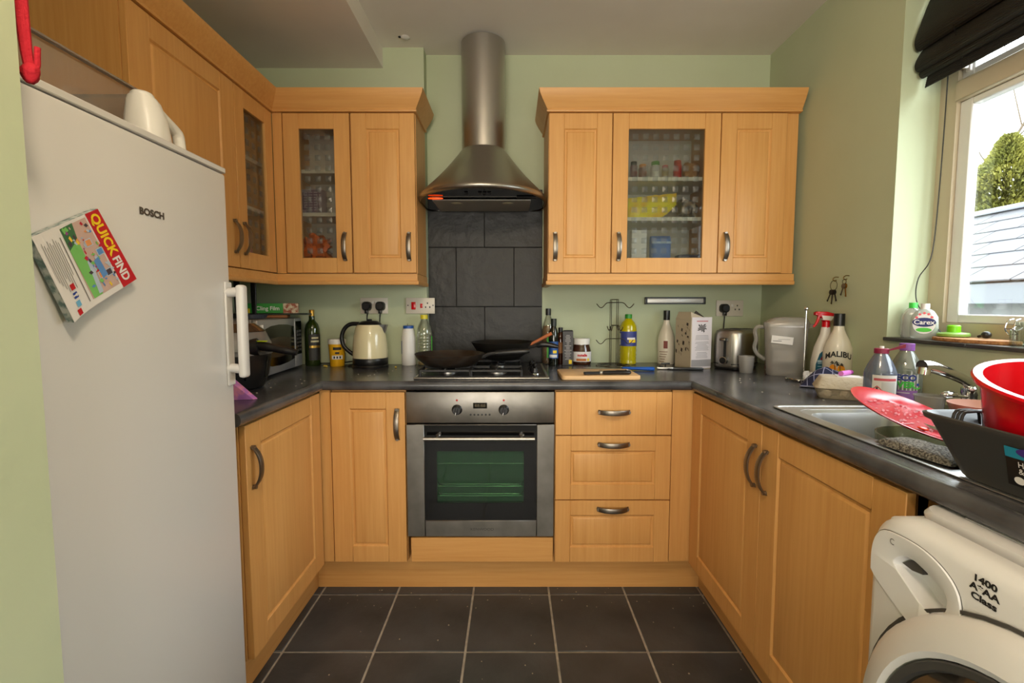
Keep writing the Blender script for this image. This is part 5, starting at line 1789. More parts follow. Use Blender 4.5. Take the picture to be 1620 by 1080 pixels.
bm = BM(); box(bm, 0, .255, 0, .045, 0, .046, .001, 1); obj('carton', bm, mat('green_film_box', (40, 140, 50), .4), fb)
bm = BM(); box(bm, .190, .2555, -.0006, .0455, -.0003, .0465); obj('printed_end', bm, mat('cream_brown_print', (206, 190, 160), .5, var=((150, 70, 40), 60, .08)), fb)
bm = BM(); box(bm, 0, .05, -.0006, .02, .001, .022); obj('yellow_flash', bm, YEL, fb)
bm = BM(); text(bm, 'Cling Film', .026, flat_xz(.125, -.0012, .022), bold=.0003, sx=.95); obj('lettering', bm, PAPER, fb)
pa = thing('small_pan', 'small dark pan standing on the near end of the microwave', 'pan', (-1.108, 2.03, ZM + .0005))
bm = BM(); lathe(bm, [(.045, 0), (.050, .002), (.058, .018), (.056, .018), (.048, .004), (.001, .003)], 28); obj('bowl', bm, mat('blue_grey_pan', (66, 70, 82), .35), pa)
for px_, py_, lab in ((-1.190, 2.06, 'black plastic utensil handle upright on the microwave, the one nearer the fridge'), (-1.150, 2.12, 'black plastic utensil handle upright on the microwave, the one nearer the cling film')):
    t = thing('spatula', lab, 'spatula', (px_, py_, ZM + .001))
    bm = BM(); loft(bm, [[(a, b, z_) for a, b in rrect(.022 * k_, .010, .004, 3)] for k_, z_ in ((.8, .02), (1, .05), (1.15, .12), (1.05, .175))]); obj('handle', bm, BLACK, t)
    bm = BM(); box(bm, -.02, .02, -.003, .003, 0, .022, .0015, 1); obj('blade', bm, BLACK, t)

fy = thing('deep_fryer', 'grey and black air fryer with a black handle beside the fridge', 'fryer', (-1.02, 1.70, ZT + .001), radians(0))
bm = BM(); lathe(bm, [(.10, 0), (.112, .006), (.128, .05), (.138, .118), (.139, .124)], 36); obj('bowl', bm, BLACK, fy)
bm = BM(); lathe(bm, [(.142, .1245), (.143, .138), (.140, .140)], 36); obj('rim', bm, mat('grey_trim', (120, 118, 118), .35, .4), fy)
bm = BM(); lathe(bm, [(.140, .1405), (.138, .165), (.120, .205), (.085, .232), (.04, .243), (.001, .245)], 36); fl_ = obj('lid', bm, mat('grey_fryer_lid', (132, 128, 126), .3, .3), fy)
bm = BM(); lathe(bm, [(.121, .2055), (.0855, .2335), (.0845, .2345), (.12, .208)], 36, a0=-.2, a1=2.2); obj('lid_window', bm, mat('brown_tinted_window', (80, 58, 40), .15), fl_)
bm = BM(); tube(bm, [(.100, -.060, .150), (.135, -.050, .155)], .030, 16); hs = obj('hinge_socket', bm, BLACK, fy)
bm = BM(); tube(bm, smooth([(.12, -.05, .160), (.17, -.045, .152), (.22, -.04, .141), (.262, -.036, .133)], 4), [.016] * 5 + [.0135] * 5 + [.011] * 3, 12); hn = obj('handle', bm, BLACK, fy)
bm = BM(); box(bm, .13, .165, -.058, -.044, .172, .176, .001, 1); obj('release_button', bm, mat('lime_button', (190, 210, 30), .4), hn)
bm = BM()
for a in (.2, .9, 1.6):
    tube(bm, [(.127 * sin(a), -.127 * cos(a), .04), (.139 * sin(a), -.139 * cos(a), .115)], .003, 6)
obj('ribs', bm, BLACKG, fy)

pk = thing('paper_packet', 'pink and violet patterned packet lying beside the fridge', 'packet', (-.868, 1.50, ZT + .0008), radians(4))
bm = BM()
loft(bm, [[(-.10, -.03, 0), (.045, -.012, 0), (-.035, -.022, .072), (-.10, -.026, .082)], [(-.10, .0, 0), (.052, .0, 0), (-.03, .004, .074), (-.10, .004, .085)], [(-.10, .03, 0), (.045, .012, 0), (-.035, .016, .072), (-.10, .02, .082)]])
obj('packet', bm, mat('pink_violet_print', (236, 150, 190), .5, var=((190, 120, 200), 40, .08)), pk)

# pans on the hob
PANM = mat('dark_pan_metal', (80, 76, 72), .35, .7, var=((70, 56, 44), 14, .2))
ZH = ZT + .0425
fp = thing('frying_pan', 'wide dark frying pan on the front left burner', 'pan', (-.268, 2.035, ZH))
bm = BM(); lathe(bm, [(.095, 0), (.105, .003), (.140, .034), (.150, .052), (.148, .0535), (.137, .036), (.103, .006), (.001, .004)], 48); obj('bowl', bm, PANM, fp)
bm = BM(); d_ = Vector((.93, -.1, 0)).normalized()
tube(bm, smooth([d_ * .140 + Vector((0, 0, .038)), d_ * .175 + Vector((0, 0, .052)), d_ * .22 + Vector((0, 0, .056))], 3), [.008] * 7, 8); br = obj('bracket', bm, IRON, fp)
bm = BM(); tube(bm, smooth([d_ * .20 + Vector((0, 0, .055)), d_ * .26 + Vector((0, 0, .06)), d_ * .32 + Vector((0, 0, .064)), d_ * .345 + Vector((0, 0, .066))], 3), [.012, .013, .014, .014, .014, .014, .013, .012, .010, .007], 10); obj('handle', bm, BLACK, fp)
bm = BM(); lathe(bm, [(.098, .0065), (.03, .0062), (.001, .006)], 32, cap0=False); obj('oil_film', bm, mat('brown_oil_film', (92, 56, 30), .15), fp)
wk = thing('wok', 'black wok on the back right burner', 'wok', (-.045, 2.262, ZH))
WOKM = mat('seasoned_wok', (52, 50, 46), .3, .6)
bm = BM(); lathe(bm, [(.055, 0), (.075, .003), (.118, .034), (.150, .085), (.148, .086), (.114, .036), (.072, .006), (.001, .004)], 48); obj('bowl', bm, WOKM, wk)
bm = BM(); tube(bm, smooth([(.118, -.055, .062), (.15, -.066, .070), (.172, -.07, .074)], 3), .007, 8); obj('bracket', bm, IRON, wk)
bm = BM(); tube(bm, smooth([(.160, -.068, .072), (.19, -.074, .079), (.225, -.08, .075), (.258, -.086, .068)], 3), [.011, .013, .014, .014, .013, .012, .012, .011, .010, .008], 10); obj('handle', bm, BLACK, wk)
ws = thing('wooden_spatula', 'reddish wooden spoon leaning out of the wok', 'spatula', (-.045, 2.262, ZH))
S0, S1 = Vector((.030, -.03, .022)), Vector((.228, -.075, .130))
bm = BM(); tube(bm, [S0, S0.lerp(S1, .5), S1], [.006, .0065, .0085], 10); obj('handle', bm, mat('reddish_wood', (184, 104, 62), .5), ws)
bm = BM(); ellipsoid(bm, S0 - Vector((.022, -.006, .004)), (.028, .018, .006), 12, 7); obj('bowl', bm, mat('reddish_wood', (184, 104, 62), .5), ws)

# ------------------------------------------------------------------ sockets, rail, keys
def plate_xz(name, label, px0, px1, py0, py1, yw, wood_back=False):
    a, b = on_y(px0, py1, yw), on_y(px1, py0, yw)
    t = thing(name, label, 'socket', ((a.x + b.x) / 2, yw, (a.z + b.z) / 2))
    w, h = (b.x - a.x) / 2, (b.z - a.z) / 2
    bm = BM(); box(bm, -w, w, -.009, -.0005, -h, h, .002); obj('faceplate', bm, mat('off_white_socket', (208, 200, 186), .35), t)
    return t, w, h


SOCKD = mat('socket_slot', (30, 28, 28), .6)


def plug(t, x, z):
    bm = BM(); loft(bm, [[(x + a, y_, z + b) for a, b in rrect(.046 * k_, .046 * k_, .017 * k_, 5)] for k_, y_ in ((1, -.0095), (1, -.028), (.86, -.040), (.7, -.044))])
    box(bm, x - .008, x + .008, -.036, -.014, z - .038, z - .018, .003)
    return obj('plug', bm, BLACK, t)


t, w, h = plate_xz('double_socket', 'double wall socket with two black plugs above the kettle', 571, 614, 471, 496, YC)
tl = []
for x_ in (-w * .48, w * .5):
    plug(t, x_, -.002)
for x_ in (-.006, .010):
    bm = BM(); box(bm, x_ - .005, x_ + .005, -.0115, -.0088, .008, .022, .001, 1); obj('switch', bm, WHITEPL, t)
t1 = t
t, w, h = plate_xz('cooker_switch', 'white cooker switch with red rockers beside the slate tiles', 643, 688, 471, 496, YC)
bm = BM(); box(bm, -w * .62, -w * .32, -.013, -.0088, -.019, .019, .002); obj('rocker', bm, RED, t)
bm = BM(); box(bm, .0, .012, -.012, -.0088, -.011, .011, .0015); obj('rocker', bm, RED, t)
for a, b in ((w * .5, .013), (w * .37, -.007), (w * .66, -.007)):
    bm = BM(); box(bm, a - .003, a + .003, -.0096, -.0088, b - .004, b + .004); obj('pin_hole', bm, SOCKD, t)
for a in (-w * .86, w * .88):
    bm = BM(); lathe(bm, [(.0032, 0), (.0028, .001), (.001, .0011)], 10); obj('screw', bm, SOCKD, t, (a, -.0088, .002), (pi / 2, 0, 0))
t, w, h = plate_xz('double_socket', 'double wall socket with one black plug above the toaster', 1132, 1175, 475, 500, YB)
plug(t, -w * .48, .0)
for a, b in ((w * .55, .014), (w * .40, -.006), (w * .70, -.006)):
    bm = BM(); box(bm, a - .003, a + .003, -.0096, -.0088, b - .004, b + .004); obj('pin_hole', bm, SOCKD, t)
for x_ in (-.008, .012):
    bm = BM(); box(bm, x_ - .005, x_ + .005, -.0115, -.0088, .008, .022, .001, 1); obj('switch', bm, WHITEPL, t)
t3 = t


def cord(label, pts, r=.003):
    bm = BM(); tube(bm, smooth(pts, 6), r, 6)
    return tag(obj('power_cord', bm, BLACK), label, 'cord')


L1 = t1.location
kx, ky = KET.location.x, KET.location.y
cord('black kettle cord running from the socket down behind the kettle', [(L1.x - .03, YC - .026, L1.z - .04), (L1.x - .033, YC - .022, L1.z - .08), (L1.x - .03, YC - .015, ZT + .10), (kx - .02, YC - .012, ZT + .006), (kx - .09, YC - .03, ZT + .0045), (kx - .12, YC - .09, ZT + .0045), (kx - .06, YC - .13, ZT + .0045)])
cord('black cord running from the second plug along the wall to the microwave', [(L1.x + .035, YC - .026, L1.z - .04), (L1.x + .03, YC - .020, L1.z - .09), (L1.x + .02, YC - .010, ZT + .05), (kx - .1, YC - .010, ZT + .02), (kx - .2, YC - .012, ZT + .008), (-1.02, YC - .02, ZT + .006)])
L3 = t3.location
cord('black toaster cord hanging from the right socket', [(L3.x - .034, YB - .026, L3.z - .04), (L3.x - .036, YB - .024, L3.z - .10), (L3.x - .04, YB - .03, L3.z - .19), (L3.x - .04, YB - .05, ZT + .02)])

a, b = on_y(1021, 481, YB), on_y(1113, 470, YB)
t = thing('knife_rail', 'silver magnetic knife rail with black ends on the back wall', 'rail', ((a.x + b.x) / 2, YB, (a.z + b.z) / 2))
w = (b.x - a.x) / 2
bm = BM(); box(bm, -w + .006, w - .006, -.016, -.0005, -.012, .012, .002); obj('bar', bm, mat('pale_aluminium', (214, 212, 206), .4, .4), t)
bm = BM(); box(bm, -w, w, -.014, -.0005, .0125, .0185, .001, 1); box(bm, -w, w, -.014, -.0005, -.0185, -.0125, .001, 1); obj('edge_strips', bm, BLACK, t)
for s_ in (-1, 1):
    bm = BM(); box(bm, s_ * w - .006, s_ * w + .006, -.018, -.0005, -.019, .019, .002); obj('end_cap', bm, BLACK, t)

# keys on cup hooks (right wall)
for (py_, pz_, lab, keys, lab2, big) in ((1.915, 1.318, 'small wall hook holding the bunch of dark keys', [(-.35, .030, BLACK), (.1, .040, mat('dark_key', (46, 38, 34), .4, .5)), (.5, .034, mat('dark_key', (46, 38, 34), .4, .5))], 'bunch of dark keys on a ring hanging on the right wall', 1),
                                         (1.855, 1.320, 'small wall hook holding the brass key', [(-.15, .034, mat('brass_key', (150, 104, 40), .35, .8)), (.35, .03, mat('steel_key', (120, 112, 100), .35, .9))], 'brass key and steel key hanging on the right wall', 0)):
    bm = BM(); tube(bm, smooth([(0, 0, 0), (-.014, 0, 0), (-.022, 0, -.008), (-.016, 0, -.016), (-.008, 0, -.012)], 4), .0018, 6)
    tag(obj('key_hook', bm, mat('brass_hook', (120, 96, 50), .35, .9), None, (XR - .0003, py_, pz_)), lab, 'hook')
    t = thing('key_ring', lab2, 'keys', (XR - .018, py_, pz_ - .014))
    rr_ = .020 if big else .010
    bm = BM(); tube(bm, [(0, rr_ * sin(2 * pi * i / 20), -rr_ + .001 + rr_ * cos(2 * pi * i / 20)) for i in range(20)], .0012, 6, closed=True); obj('ring', bm, WIRE, t)
    for i, (ang, L_, m) in enumerate(keys):
        bm = BM()
        lathe(bm, [(.0105, -.0012), (.0105, .0012)], 14)
        box(bm, -.0025, .0025, .008, .008 + L_, -.001, .001)
        box(bm, -.0045, .0025, .002 + L_, .006 + L_, -.001, .001)
        o = obj('key', bm, m, t, (-.003 * i, .006 * (i - 1), -2 * rr_ - .006))
        o.rotation_euler = Matrix(((0, 0, 1), (-cos(ang), sin(ang), 0), (-sin(ang), -cos(ang), 0))).to_euler()

# ------------------------------------------------------------------ inside the glazed cupboards
def jar(name, label, x, y, z, r, h, m, lidm, group, prof=None):
    t = thing(name, label, 'jar', (x, y, z), 0, group)
    bm = BM(); lathe(bm, prof and [(a * r, b * h) for a, b in prof] or [(r * .95, 0), (r, .003), (r, h * .74), (r * .82, h * .80)], 18); obj('body', bm, m, t)
    bm = BM(); lathe(bm, [(r * .86, h * .79), (r * .86, h * .98), (r * .8, h), (.001, h)], 18); obj('lid', bm, lidm, t)
    return t


yj = 2.275
z3 = 1.782 + .0085
gl_ = 'spice jars behind the glass door'
PX = lambda px: on_y(px, 300, yj).x
spice = mat('brown_spice', (110, 56, 30), .4); beige = mat('beige_spice', (150, 130, 96), .4); grn = mat('green_lid', (70, 140, 40), .4)
jar('spice_jar', 'dark red spice jar at the left end of the glazed top shelf', PX(1002), yj, z3, .017, .085, mat('dark_red_spice', (96, 26, 28), .4), BLACK, gl_)
jar('spice_jar', 'spice jar with orange lid on the glazed top shelf', PX(1016), yj, z3, .019, .072, spice, mat('orange_lid', (206, 130, 30), .4), gl_)
jar('spice_jar', 'pale spice jar with broad green lid on the glazed top shelf', PX(1036), yj, z3, .022, .085, mat('white_label_jar', (200, 194, 186), .5), grn, gl_)
jar('spice_jar', 'spice jar with red lid next to the green-lidded one', PX(1050), yj - .015, z3, .016, .064, beige, mat('red_lid', (180, 36, 30), .4), gl_)
jar('spice_tin', 'tall red spice tin on the glazed top shelf', PX(1071), yj, z3, .019, .090, mat('red_spice_tin', (180, 40, 32), .4), mat('red_lid', (180, 36, 30), .4), gl_)


def pouch(name, label, c, r, m, seed, cat='bag', nz=.35, ns=22, rz=0., sq=.6, group=None):
    bm = BM(); ellipsoid(bm, (0, 0, r[2]), r, 22, 14, nz=nz, ns=ns, seed=seed, squash=sq)
    zmin = min(v.co.z for v in bm.verts)
    for v in bm.verts:
        v.co.z = max(v.co.z - zmin, 0) + .0004
    return tag(obj(name, bm, m, None, c, (0, 0, rz)), label, cat, group)


pouch('food_bag', 'pale brown paper food bag at the right end of the glazed top shelf', (PX(1098), yj + .05, z3), (.042, .04, .042), mat('tan_paper', (176, 130, 80), .7), 3)
z2 = 1.602 + .0085
t = thing('crisp_bag', 'large bright yellow snack bag on the glazed middle shelf', 'bag', (PX(1034), yj + .02, z2))
bm = BM()
NX = 14
rings_ = []
for i in range(NX + 1):
    s = i / NX * 2 - 1
    x_ = s * .115
    zt_ = .115 + .012 * s + .006 * noise.noise(Vector((s * 5, 1, 0)))
    zb_ = .0005 + max(0, s - .1) ** 1.6 * .085
    th_ = .032 * (1 - abs(s) ** 3) + .002
    rings_.append([(x_, -th_ * .3, zb_), (x_, -th_ * (1 + .3 * noise.noise(Vector((s * 6, 2, 0)))), zb_ * .6 + zt_ * .4), (x_, -th_ * .5, zb_ * .15 + zt_ * .85), (x_, 0, zt_), (x_, th_ * .6, zb_ * .5 + zt_ * .5)])
loft(bm, rings_)
obj('bag', bm, mat('yellow_foil', (246, 232, 8), .3, var=((240, 190, 20), 20, .12)), t)
pouch('food_bag', 'crumpled clear and beige food bag right of the yellow bag', (PX(1090), yj + .01, z2), (.045, .04, .042), mat('beige_crinkle', (146, 122, 92), .3, var=((90, 84, 78), 40, .1)), 6, nz=.6)
z1 = UZ0 + .0175
t = thing('flour_bag', 'blue and white paper flour bag at the bottom of the glazed cupboard', 'bag', (PX(1046), yj, z1))
bm = BM(); loft(bm, [[(a, b, z_) for a, b in rrect(.09, .06, .012, 3)] for z_ in (0.0005, .08, .145)] + [[(a, b * .4, .162) for a, b in rrect(.092, .06, .012, 3)]]); obj('bag', bm, mat('blue_paper_bag', (70, 110, 180), .6), t)
bm = BM(); box(bm, -.045, .045, -.0315, -.030, .125, .135); box(bm, -.035, .035, -.0315, -.030, .02, .05); obj('label', bm, mat('pale_blue_label', (170, 190, 220), .6), t)
t = thing('reflection_block', 'white block imitating a window reflection at the left bottom of the glazed cupboard', 'packet', (PX(1012), yj + .01, z1))  # added white box imitating the window's reflection in the door glass
bm = BM(); box(bm, -.035, .035, -.02, .02, .0005, .19, .002); obj('carton', bm, PAPER, t)
bm = BM(); box(bm, -.03, .03, -.021, -.02, .03, .034); box(bm, -.03, .03, -.021, -.02, .05, .052); obj('printing', bm, INKG, t)
t = thing('food_tin', 'dark purple packet with yellow lettering at the bottom right of the glazed cupboard', 'packet', (PX(1090), yj, z1))
bm = BM(); box(bm, -.05, .05, -.03, .03, .0005, .075, .004); obj('carton', bm, mat('dark_purple_card', (52, 40, 66), .4), t)
bm = BM(); text(bm, 'MMM', .022, flat_xz(.0, -.0308, .022), bold=.001); obj('lettering', bm, YEL, t)

# left glazed cupboard (back run)
xo = on_y(500, 360, 2.28).x
z1 = UZ0 + .0175
pouch('carrier_bag', 'crumpled orange plastic bag at the bottom of the left glazed cupboard', (xo + .008, 2.275, z1), (.075, .06, .068), mat('orange_film', (232, 104, 16), .3), 11, nz=.75, ns=26)
pouch('dark_bag', 'small dark bag beside the orange one behind glass', (xo - .065, 2.255, z1), (.035, .03, .03), mat('dark_film', (50, 46, 44), .35), 12, nz=.5)
t = thing('tea_packet', 'white packet with purple lines on the left glazed middle shelf', 'packet', (xo - .005, 2.275, 1.622 + .0085), radians(-6))
bm = BM(); box(bm, -.052, .052, -.028, .028, .0005, .115, .004); obj('carton', bm, mat('lilac_grey_card', (150, 140, 160), .5), t)
bm = BM()
rr = random.Random(2)
for i in range(9):
    z_ = .010 + i * .0115
    a_, b_ = rr.uniform(-.05, -.02), rr.uniform(.02, .05)
    box(bm, a_, b_, -.0286, -.0278, z_, z_ + .005)
for i in range(4):
    a_ = -.04 + i * .025
    box(bm, a_, a_ + .005, -.029, -.0282, .01 + rr.uniform(0, .03), .10)
obj('printed_lines', bm, mat('dark_purple_print', (56, 34, 84), .5), t)
pouch('food_bag', 'brown paper bag low on the left glazed top shelf', (xo, 2.30, 1.815 + .0085), (.05, .04, .008), mat('brown_paper', (150, 84, 44), .7), 14)
# leftmost glazed cupboard (left run): seen at a slant
zz1, zz2, zz3 = UZ0 + .0175, 1.615 + .0085, 1.82 + .0085
jar('preserve_jar', 'green jar with dark lid on the corner cupboard shelf', -1.17, 1.985, zz2, .032, .09, mat('green_jar', (52, 86, 52), .2), BLACK, 'jars in the corner cupboard')
t = thing('biscuit_packet', 'pink and white packet at the bottom of the corner cupboard', 'packet', (-1.165, 2.04, zz1), radians(80))
bm = BM(); box(bm, -.05, .05, -.03, .03, .0005, .135, .003); obj('carton', bm, mat('pink_white_card', (220, 130, 150), .5, var=((232, 214, 214), 30, .05)), t)
jar('honey_jar', 'small jar with pale yellow lid at the bottom of the corner cupboard', -1.20, 1.955, zz1, .03, .165, mat('grey_jar', (110, 110, 104), .3), mat('pale_yellow_lid', (206, 176, 90), .5), 'jars in the corner cupboard')
pouch('food_bag', 'brown bag on the top shelf of the corner cupboard', (-1.18, 2.0, zz3), (.05, .06, .035), mat('dark_tan_bag', (120, 90, 56), .6), 17)

# ------------------------------------------------------------------ window sill and blind
SX, SYY = 1.375, 1.0
zs = WZ0


def soap(label, x, y, R, Hh, capm, front):
    t = thing('soap_bottle', label, 'bottle', (x, y, zs + .0005), radians(-42))
    bm = BM()
    loft(bm, [[(a, b, z_) for a, b in rrect(w, d, r_, 5)] for w, d, r_, z_ in ((R * 1.7, .04, .015, 0), (R * 1.95, .046, .018, .008), (R * 2, .048, .02, Hh * .3), (R * 1.9, .046, .02, Hh * .6), (R * 1.3, .04, .017, Hh * .76), (R * .8, .03, .014, Hh * .82))])
    obj('body', bm, clear('soap_plastic', (232, 234, 230), .5, .1, .2, (214, 220, 212)) if front else FROST, t)
    bm = BM(); tube(bm, [(0, 0, Hh * .81), (0, 0, Hh * .97)], .012, 14); obj('cap', bm, capm, t)
    if front:
        bm = BM(); patch(bm, [(.0 + R * .8 * cos(a), -.0245, Hh * .42 + Hh * .28 * sin(a)) for a in [2 * pi * i / 24 for i in range(24)]]); obj('clear_label', bm, PAPER, t)
        bm = BM(); patch(bm, [(R * .82 * cos(a), -.0252, Hh * .46 + Hh * .125 * sin(a)) for a in [2 * pi * i / 24 for i in range(24)]]); bl = obj('badge', bm, mat('navy_badge', (28, 36, 100), .4), t)
        bm = BM(); text(bm, 'Carex', .0205, flat_xz(0, -.0260, Hh * .455), bold=.0004); obj('lettering', bm, PAPER, bl)
        bm = BM(); patch(bm, [(R * .55 * cos(a), -.0250, Hh * .25 + Hh * .06 * sin(a)) for a in [2 * pi * i / 16 for i in range(16)]]); obj('green_flash', bm, GREENP, t)
        bm = BM()
        for a in (.6, 1.1, 1.6, 2.1, 2.6):
            patch(bm, [(R * .62 * cos(a) + .004 * cos(q), -.0250, Hh * .46 + Hh * .25 * sin(a) + .004 * sin(q)) for q in [2 * pi * i / 8 for i in range(8)]])
        obj('red_dots', bm, mat('coral_print', (220, 90, 100), .5), t)
    return t


soap('hand soap bottle with blue oval badge, front one on the sill', 1.352, 1.555, .036, .118, WHITEPL, True)
soap('hand soap refill bottle with green cap against the window reveal', 1.365, 1.617, .032, .122, mat('bright_green_cap', (70, 210, 80), .4), False)
t = thing('cork_mat', 'oval cork table mat lying on the sill', 'mat', (1.365, 1.40, zs + .0005))
bm = BM(); lathe(bm, [(.125, 0), (.127, .004), (.125, .010), (.001, .010)], 36, sy=1.); obj('cork', bm, mat('cork', (196, 144, 92), .8, var=((150, 100, 60), 90, .15)), t)
t.scale = (.42, 1, 1)
t.location = (1.362, 1.395, zs + .0005)
t = thing('screw_lid', 'lime green lid tub standing on the cork mat', 'lid', (1.382, 1.482, zs + .0108))
LIME = mat('lime_plastic', (120, 200, 20), .35)
bm = BM(); lathe(bm, [(.036, 0), (.040, .003), (.040, .010), (.036, .013), (.02, .015)], 28); obj('flange', bm, mat('green_grey_plastic', (130, 170, 80), .4), t)
bm = BM(); lathe(bm, [(.017, .014), (.017, .034), (.014, .037), (.001, .037)], 24); obj('knob', bm, LIME, t)
t = thing('dark_stopper', 'small round black stopper on the cork mat', 'stopper', (1.388, 1.385, zs + .0115))
bm = BM(); ellipsoid(bm, (0, 0, .011), (.012, .012, .011), 14, 9); obj('ball', bm, BLACK, t)
bm = BM(); tube(bm, [(-.002, .009, .009), (-.004, .02, .005)], .004, 8); obj('stem', bm, BLACK, t)
t = thing('clip_jar', 'clip-top glass jar at the near end of the sill', 'jar', (1.375, 1.245, zs + .0005))
bm = BM(); lathe(bm, [(.04, 0), (.046, .004), (.046, .042), (.036, .052), (.036, .056)], 28); obj('body', bm, GLASSW, t)
bm = BM(); lathe(bm, [(.037, .0565), (.037, .064), (.001, .066)], 28); obj('lid', bm, GLASSW, t)
bm = BM()
for s_ in (-1, 1):
    tube(bm, smooth([(-.036, s_ * .012 + .02, .03), (-.046, s_ * .012 + .02, .045), (-.042, s_ * .010 + .02, .066), (-.028, s_ * .008 + .02, .072)], 3), .0016, 6)
tube(bm, [(-.046, .008, .045), (-.046, .032, .045)], .0016, 6); tube(bm, [(-.036, .008, .03), (-.036, .032, .03)], .0016, 6)
obj('wire_clip', bm, CHROME, t)

# roman blind of dark bamboo, drawn up
BAM = bpy.data.materials.new('black_bamboo_weave')
BAM.use_nodes = True
nt = BAM.node_tree
bs = nt.nodes['Principled BSDF']
bs.inputs['Base Color'].default_value = lin((30, 29, 28)); bs.inputs['Roughness'].default_value = .7
tc = nt.nodes.new('ShaderNodeTexCoord')
wv = nt.nodes.new('ShaderNodeTexWave'); wv.wave_type = 'BANDS'; wv.bands_direction = 'Z'
wv.inputs['Scale'].default_value = 55
bp = nt.nodes.new('ShaderNodeBump'); bp.inputs['Strength'].default_value = .9; bp.inputs['Distance'].default_value = .003
nt.links.new(tc.outputs['Object'], wv.inputs['Vector']); nt.links.new(wv.outputs['Fac'], bp.inputs['Height']); nt.links.new(bp.outputs[0], bs.inputs['Normal'])
bl = thing('roman_blind', 'black woven roman blind drawn up at the top of the window', 'blind', (-.018, 0, 0))
by0, by1 = .56, 1.640
folds = [([(1.425, 2.26), (1.395, 2.20), (1.368, 2.12), (1.355, 2.075), (1.362, 2.050), (1.378, 2.050), (1.395, 2.085), (1.42, 2.13), (1.432, 2.16)]),
         ([(1.430, 2.14), (1.405, 2.08), (1.372, 2.030), (1.360, 2.000), (1.366, 1.982), (1.382, 1.985), (1.41, 2.03), (1.432, 2.08)]),
         ([(1.428, 2.05), (1.41, 2.01), (1.385, 1.985), (1.376, 1.972), (1.384, 1.960), (1.398, 1.966), (1.42, 1.99), (1.43, 2.02)])]
for f in folds:
    bm = BM()
    pts = [(p_.x, p_.y) for p_ in smooth([(a, b, 0) for a, b in f], 4)]
    nY = 2
    rings_ = [[(a, by0 + (by1 - by0) * i / nY, b) for a, b in pts] for i in range(nY + 1)]
    loft(bm, rings_, False)
    o = obj('fold', bm, BAM, bl)
    so = o.modifiers.new('thickness', 'SOLIDIFY'); so.thickness = .0025
bm = BM(); n = 12
for i in range(n):
    z_ = 1.925 + i * .0066
    x_ = 1.392 + .0012 * i
    box(bm, x_ - .0012, x_ + .0012, by0, by1 - .006, z_, z_ + .0058 - (.0022 if i in (8, 9, 10) else 0))
obj('bottom_slats', bm, BAM, bl)
bm = BM(); box(bm, 1.385, 1.43, by0, by1, 2.245, 2.275, .002); obj('head_rail', bm, BLACKM, bl)
bm = BM()
for yy in (1.50, 1.30, 1.10, .90, .70):
    tube(bm, [(1.3895, yy, 1.924), (1.383, yy, 1.96), (1.352, yy, 2.05)], .0012, 5)
obj('lift_cords', bm, BLACK, bl)
bm = BM()
pts = [on_x(1500, 115, 1.42), on_x(1494, 200, 1.425), on_x(1486, 300, 1.425), on_x(1478, 380, 1.42), on_x(1470, 415, 1.415), on_x(1453, 440, 1.40), on_x(1449, 470, 1.385), on_x(1460, 495, 1.375)]
pts.append(Vector((1.372, 1.505, zs + .016)))
tube(bm, smooth(pts, 5), .0018, 6)
tag(obj('blind_cord', bm, BLACK), 'thin black blind cord hanging down the window frame to the soap bottle', 'cord')

# bits on the worktop
for k_, (px_, py_, lab) in enumerate(((523, 578, 'small yellow scrap of peel in front of the yellow tub'), (626, 582, 'tiny crumb on the worktop right of the kettle'))):
    p = on_z(px_, py_, ZT)
    bm = BM(); ellipsoid(bm, (0, 0, .005), (.014 if k_ == 0 else .006, .007, .0048), 10, 7, nz=.5, ns=90, seed=k_); tag(obj('food_scrap', bm, mat('yellow_scrap', (214, 180, 60), .5), None, (p.x, p.y - (.06 if k_ == 0 else 0), ZT)), lab, 'scrap')
bm = BM()
rr = random.Random(12)
for i in range(46):
    z_ = ZT
    c_ = [(rr.uniform(-1.0, -.8), rr.uniform(1.5, 1.95)), (rr.uniform(-.7, -.45), rr.uniform(1.95, 2.2)), (rr.uniform(.8, 1.15), rr.uniform(1.45, 2.0))][i % 3]
    s_ = rr.uniform(.0008, .0024)
    box(bm, c_[0] - s_, c_[0] + s_, c_[1] - s_, c_[1] + s_, z_ + .0002, z_ + s_)
tag(obj('worktop_crumbs', bm, mat('pale_crumbs', (170, 160, 140), .8), kind='stuff'), 'pale crumbs scattered over the worktop', 'crumbs')
bm = BM()
for i in range(70):
    x_, y_ = rr.uniform(-.78, .78), rr.choice([rr.uniform(1.25, 1.95), rr.uniform(1.8, 1.95)]); s_ = rr.uniform(.0008, .0022)
    box(bm, x_ - s_, x_ + s_, y_ - s_, y_ + s_, .0004, s_)
tag(obj('floor_crumbs', bm, mat('pale_crumbs', (170, 160, 140), .8), kind='stuff'), 'pale crumbs scattered over the floor tiles', 'crumbs')

